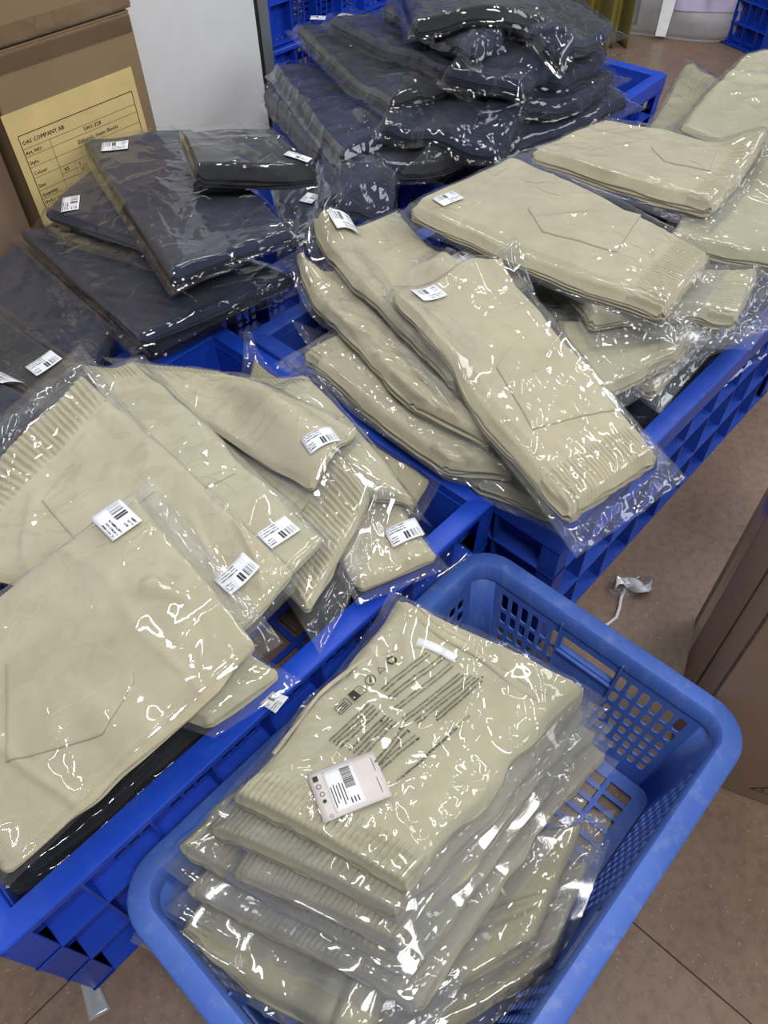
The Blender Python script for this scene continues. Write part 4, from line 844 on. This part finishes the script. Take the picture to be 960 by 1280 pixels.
# filled and outlined boxed marks
a = bagxy(448, 883); pr_.poly([(a[0] - .010, a[1] - .0065), (a[0] + .0005, a[1] - .0065), (a[0] + .0005, a[1] + .0065), (a[0] - .010, a[1] + .0065)])
for q in [((-.010, .0065), (.008, .0065)), ((.008, .0065), (.011, .002)), ((.011, .002), (.011, -.0065)), ((.011, -.0065), (-.010, -.0065))]: pr_.line(a[0] + q[0][0], a[1] + q[0][1], a[0] + q[1][0], a[1] + q[1][1], .0009)
pr_.ring(a[0] + .0055, a[1], .003, .0007, n=8)
a = bagxy(431, 900); hx, hy = .0095, .006
for q in [((-hx, hy), (hx, hy)), ((hx, hy), (hx, -hy)), ((hx, -hy), (-hx, -hy)), ((-hx, -hy), (-hx, hy))]: pr_.line(a[0] + q[0][0], a[1] + q[0][1], a[0] + q[1][0], a[1] + q[1][1], .0009)
for k in range(3): pr_.line(a[0] - .0065, a[1] - .0032 + k * .003, a[0] + .0065, a[1] - .0032 + k * .003, .0014)
V = np.array(pr_.V); XY = O_ + X_ * V[:, 0:1] + Y_ * V[:, 1:2]; u, v = inv_(XY); S = surf(u, v, .0012)
from_arrays('warning_print', S, pr_.F, M_INK, P_a1['root'], False, org)
# paper hang tag under the film
A0 = at(389, 990, zmid)[:2]; ex_ = at(467, 959, zmid)[:2] - A0; TW = float(np.linalg.norm(ex_)); ex_ /= TW; ey_ = np.array([ex_[1], -ex_[0]]); TH = .062
def tag_pt(a, b, dz): q = (A0 + ex_ * a + ey_ * b)[None, :]; u, v = inv_(q); return surf(u, v, dz)[0]
gq = [(TW * i_ / 8, TH * j_ / 6) for i_ in range(9) for j_ in range(7)]; gz = np.array([tag_pt(a, b, 0)[2] for a, b in gq]); ga_ = np.array(gq)
def basis(a, b): a = a / TW - .5; b = b / TH - .5; return np.stack([np.ones_like(a), a, b, a * a, b * b, a * b], -1)
csol = np.linalg.lstsq(basis(ga_[:, 0], ga_[:, 1]), gz, rcond=None)[0]; resid = float((gz - basis(ga_[:, 0], ga_[:, 1]) @ csol).max())
def tag_flat(a, b, d): q = A0 + ex_ * a + ey_ * b; z = float(basis(np.array(a), np.array(b)) @ csol); return (q[0] - org[0], q[1] - org[1], z + resid * .7 + .0006 + d - org[2])
def tag_sheet(name, a0, a1, b0, b1, d, mat, parent):
    V = [tag_flat(a0 + (a1 - a0) * i_ / 9, b0 + (b1 - b0) * j_ / 7, d) for i_ in range(10) for j_ in range(8)]; o = from_arrays(name, V, grid_faces(10, 8).tolist(), mat, parent, True); solid(o, .0003, 0); return o
tg = tag_sheet('paper_tag', 0, TW, 0, TH, 0, M_TAG, P_a1['root']); tg['label'] = 'pinkish paper tag with a barcode sticker'
tag_sheet('tag_sticker', .016, .052, .004, TH - .005, .0004, M_WHITE, tg)
f2 = Flat()
xx = .036
rs = np.random.RandomState(2)
y_ = .008
while y_ < .034: w_ = .0005 + .001 * rs.rand(); f2.poly([(.036, y_), (.048, y_), (.048, y_ + w_), (.036, y_ + w_)]); y_ += w_ + .0005 + .0007 * rs.rand()
for k in range(5): f2.line(.020 + k * .0034, .026 - .002 * (k % 2), .020 + k * .0034, .052 - .004 * (k % 3), .0011)
for k in range(3): f2.line(.038 + k * .004, .046, .038 + k * .004, .053, .0014)
f2.poly([(.004, .006), (.010, .006), (.010, .013), (.004, .013)]); f2.ring(.008, .020, .003, .0007, n=10); f2.ring(.009, .030, .003, .0007, n=10); f2.ring(.011, .058, .0022, .0006, n=8); f2.ring(.009, .039, .0024, .0024, n=8)
f2.line(TW - .006, .008, TW - .006, .026, .0006); f2.line(TW - .008, .034, TW - .008, .054, .0006)
f2.build('tag_print', lambda a, b: tag_flat(a, b, .0010), M_INK, tg)
# white woven neck label and the seam of the leg on the same pack
def strip(name, pts, wd, mat, dz, hh=.001, n=40):
    P_ = np.array([at(x, y, zmid)[:2] for x, y in pts]); tt = np.linspace(0, len(pts) - 1, n); i = np.minimum(tt.astype(int), len(pts) - 2); f_ = (tt - i)[:, None]
    # smooth the polyline
    C_ = P_[i] * (1 - f_) + P_[i + 1] * f_
    for _ in range(6): C_[1:-1] = (C_[:-2] + 2 * C_[1:-1] + C_[2:]) / 4
    T_ = np.gradient(C_, axis=0); T_ /= np.linalg.norm(T_, axis=1)[:, None]; Nn = np.stack([-T_[:, 1], T_[:, 0]], 1); rows = []
    for k, (o_, up) in enumerate([(-.5, -.001), (-.45, hh), (-.15, hh * 1.2), (.15, hh * 1.2), (.45, hh), (.5, -.001)]):
        q = C_ + Nn * wd * o_; u, v = inv_(q); r_ = surf(u, v, dz + up, False); rows.append(r_)
    V = np.stack(rows, 1).reshape(-1, 3); return from_arrays(name, V, grid_faces(n, 6).tolist(), mat, P_a1['root'], True, org)
strip('leg_hem', [(505, 768), (530, 790), (560, 812), (600, 832), (640, 870), (668, 885)], .014, M_BEIGE[0], .0005, .0022)
strip('leg_hem', [(515, 762), (545, 795), (590, 820), (608, 838), (660, 872), (680, 880)], .007, M_BEIGE[1], .0008, .0024)
strip('crotch_seam', [(345, 955), (400, 880), (450, 840), (510, 820), (560, 825)], .006, M_BEIGE[0], .0004, .0016)
nl = strip('care_label', [(521, 816), (540, 822), (568, 838)], .013, M_WHITE, .0022, .0012, 16); nl['label'] = 'white woven label'

# ------------------------------------------------------------------ loose items
def scrap(name, pts, z, mat, label, cat, thick=.0006, curl=.004):
    P_ = [at(x, y, z) for x, y in pts]; c_ = sum(P_) / len(P_); root = empty(name, c_); tag(root, label, cat)
    n = 8; a, b, c2, d = P_; V = []
    for i in range(n):
        for j in range(n):
            u, v = i / (n - 1), j / (n - 1); q = (a * (1 - u) + b * u) * (1 - v) + (d * (1 - u) + c2 * u) * v; q = q - c_; q[2] += curl * (math.sin(u * 3 + 1) * .5 + .5) * v + .001; V.append(q)
    o = from_arrays('sheet', V, grid_faces(n, n).tolist(), mat, root, True); solid(o, thick); return root
scrap('plastic_scrap', [(99, 1222), (122, 1226), (139, 1262), (113, 1279)], .001, M_GREYF, 'milky plastic scrap on the floor under the left front crate', 'scrap')
st_r = scrap('torn_sticker', [(325, 880), (341, 865), (361, 872), (345, 893)], .349, M_WHITE, 'torn white sticker stuck on the rim of the left front crate', 'sticker', curl=.002)
me_ = st_r.children[0].data; l = me_.uv_layers.new(name='UVMap'); idx = np.zeros(len(me_.loops), dtype=np.int32); me_.loops.foreach_get('vertex_index', idx)
uvv = np.array([(i / 7, j / 7) for i in range(8) for j in range(8)], dtype=np.float32); l.data.foreach_set('uv', uvv[idx].ravel()); me_.materials.clear(); me_.materials.append(M_STICK)
# white clip on the rim between the navy packs
cl = empty('rim_clip', at(131, 394, .355)); tag(cl, 'white plastic tie looped over the blue rim among the navy packs', 'clip')
bm = bmesh.new()
for k in range(8):
    a0, a1 = PI * k / 8, PI * (k + 1) / 8; r1, r2 = .020, .017
    pts = []
    for xx in (-.006, .006): pts += [(xx, r1 * math.cos(a0), r1 * math.sin(a0) * .5), (xx, r1 * math.cos(a1), r1 * math.sin(a1) * .5), (xx, r2 * math.cos(a1), r2 * math.sin(a1) * .5), (xx, r2 * math.cos(a0), r2 * math.sin(a0) * .5)]
    bm_hexa(bm, pts)
from_bm('band', bm, M_WHITE, cl).rotation_euler = (0, 0, R(40))
# crumpled tape and white string on the floor
def tube(name, pts, r, mat, parent, cyc=6):
    bm = bmesh.new(); P_ = [Vector(p) for p in pts]; rings = []
    for i, p in enumerate(P_):
        d = (P_[min(i + 1, len(P_) - 1)] - P_[max(i - 1, 0)]).normalized(); a = d.cross(Vector((0, 0, 1)));
        a = a.normalized() if a.length > 1e-4 else Vector((1, 0, 0)); b = d.cross(a); rings.append([bm.verts.new(p + (a * math.cos(t) + b * math.sin(t)) * r) for t in [2 * PI * k / cyc for k in range(cyc)]])
    for i in range(len(rings) - 1):
        for k in range(cyc): bm.faces.new([rings[i][k], rings[i][(k + 1) % cyc], rings[i + 1][(k + 1) % cyc], rings[i + 1][k]])
    bm.faces.new(rings[0][::-1]); bm.faces.new(rings[-1]); return from_bm(name, bm, mat, parent, True)
sp_ = empty('string', at(775, 760, 0)); tag(sp_, 'white string curling on the floor beside the middle crate', 'string')
pp_ = [(781, 737), (776, 748), (774, 760), (770, 772), (760, 780), (748, 786), (735, 794), (722, 802)]
tube('strand', [Vector(at(x, y, .004)) - sp_.location for x, y in pp_], .0035, M_WHITE, sp_)
ct = empty('crumpled_tape', at(788, 735, 0)); tag(ct, 'crumpled ball of clear tape at the end of the white string', 'tape')
rs = np.random.RandomState(8); n = 16; V = []
for i in range(n):
    for j in range(n): V.append(((i / 15 - .5) * .085 + rs.randn() * .003, (j / 15 - .5) * .05 + rs.randn() * .003, .006 + .014 * rs.rand()))
from_arrays('film', V, grid_faces(n, n).tolist(), M_FILM_CR, ct, False)
V = [];
for i in range(9):
    for j in range(3): V.append(((i / 8 - .5) * .075 + .004 * j, .012 * (j - 1) + .012 * math.sin(i * .8), .012 + .008 * math.sin(i * 1.3 + j)))
o = from_arrays('paper_strip', V, grid_faces(9, 3).tolist(), M_WHITE, ct, True); solid(o, .0005); o['label'] = 'white paper strip'

# woven sack, olive cloth
def blob_sack(loc, rx, ry, h, seed, mat, name, label, cat, yaw=0):
    root = empty(name, loc, yaw); tag(root, label, cat); n, m = 60, 40; V = []; th_ = np.linspace(0, 2 * PI, n, endpoint=False)[:, None]; vv = np.linspace(0, 1, m)[None, :]
    prof_ = np.where(vv < .15, .88 + .12 * np.sqrt(np.clip(vv / .15, 0, 1)), 1 - .35 * np.clip((vv - .15) / .85, 0, 1) ** 2) * np.where(vv > .97, .0 + (1 - vv) / .03, 1)
    wr = 1 + .07 * fbm(np.cos(th_) * 3 + seed + vv * 2, np.sin(th_) * 3 + vv * 4, 5, 3) + .05 * np.clip(1 - np.abs(fbm(np.cos(th_) * 4, np.sin(th_) * 4 + vv * 3, 9, 2)) * 4, 0, 1)
    sq = (np.abs(np.cos(th_)) ** 4 + np.abs(np.sin(th_)) ** 4) ** -.25
    X = rx * np.cos(th_) * sq * prof_ * wr; Y = ry * np.sin(th_) * sq * prof_ * wr; Z = h * vv + .02 * fbm(np.cos(th_) * 3, np.sin(th_) * 3, 2, 2) * vv; Z = np.broadcast_to(Z, X.shape)
    V = np.stack([X, Y, Z], -1).reshape(-1, 3); F = [(i * m + j, ((i + 1) % n) * m + j, ((i + 1) % n) * m + j + 1, i * m + j + 1) for i in range(n) for j in range(m - 1)]; F.append(tuple(i * m for i in range(n)))
    o = from_arrays('body', V, F, mat, root, True)
    def pt(t_, v_, off=.004):
        i = int(t_ / (2 * PI) * n) % n; j = int(v_ * (m - 1)); q = V[i * m + j]; r_ = math.hypot(q[0], q[1]); return (q[0] * (1 + off / r_), q[1] * (1 + off / r_), q[2])
    return root, pt
sk = at(845, 50, 0); sr_, pt = blob_sack((sk[0] - .02, sk[1] + .28, 0), .42, .27, .62, 3, M_SACK, 'woven_sack', 'big white woven sack with grey and lilac print on the floor behind', 'sack', R(-25))
def patch(name, t0_, t1_, v0_, v1_, mat, off):
    V = [pt(t0_ + (t1_ - t0_) * i / 14, v0_ + (v1_ - v0_) * j / 8, off) for i in range(15) for j in range(9)]; return from_arrays(name, V, grid_faces(15, 9).tolist(), mat, sr_, True)
patch('printed_panel', 4.0, 4.65, .08, .30, M_SACKP, .004); patch('printed_panel', 4.08, 4.57, .11, .27, M_SACK, .006); patch('lilac_panel', 5.0, 5.8, .22, .5, M_LILAC, .004)
o = patch('sack_strap', 4.86, 4.95, .03, .55, M_WHITE, .02); o['label'] = 'loose white strap'
oc = at(770, 60, 0); oo = empty('hanging_cloth', (oc[0] - .10, oc[1], 0)); tag(oo, 'olive green cloth hanging down to the floor behind the navy heap', 'cloth')
V = []; n = 50; m = 30
for i in range(n):
    for j in range(m):
        u, v = i / (n - 1), j / (m - 1); V.append(((u - .5) * .28 * (1 - .25 * v) + .03 * v, .035 * math.sin(u * 16 + v) * (1 - .5 * v) + .02 * math.sin(u * 37), v * 1.3 + .004))
o = from_arrays('drape', V, grid_faces(n, m).tolist(), M_OLIVE, oo, True); solid(o, .004)
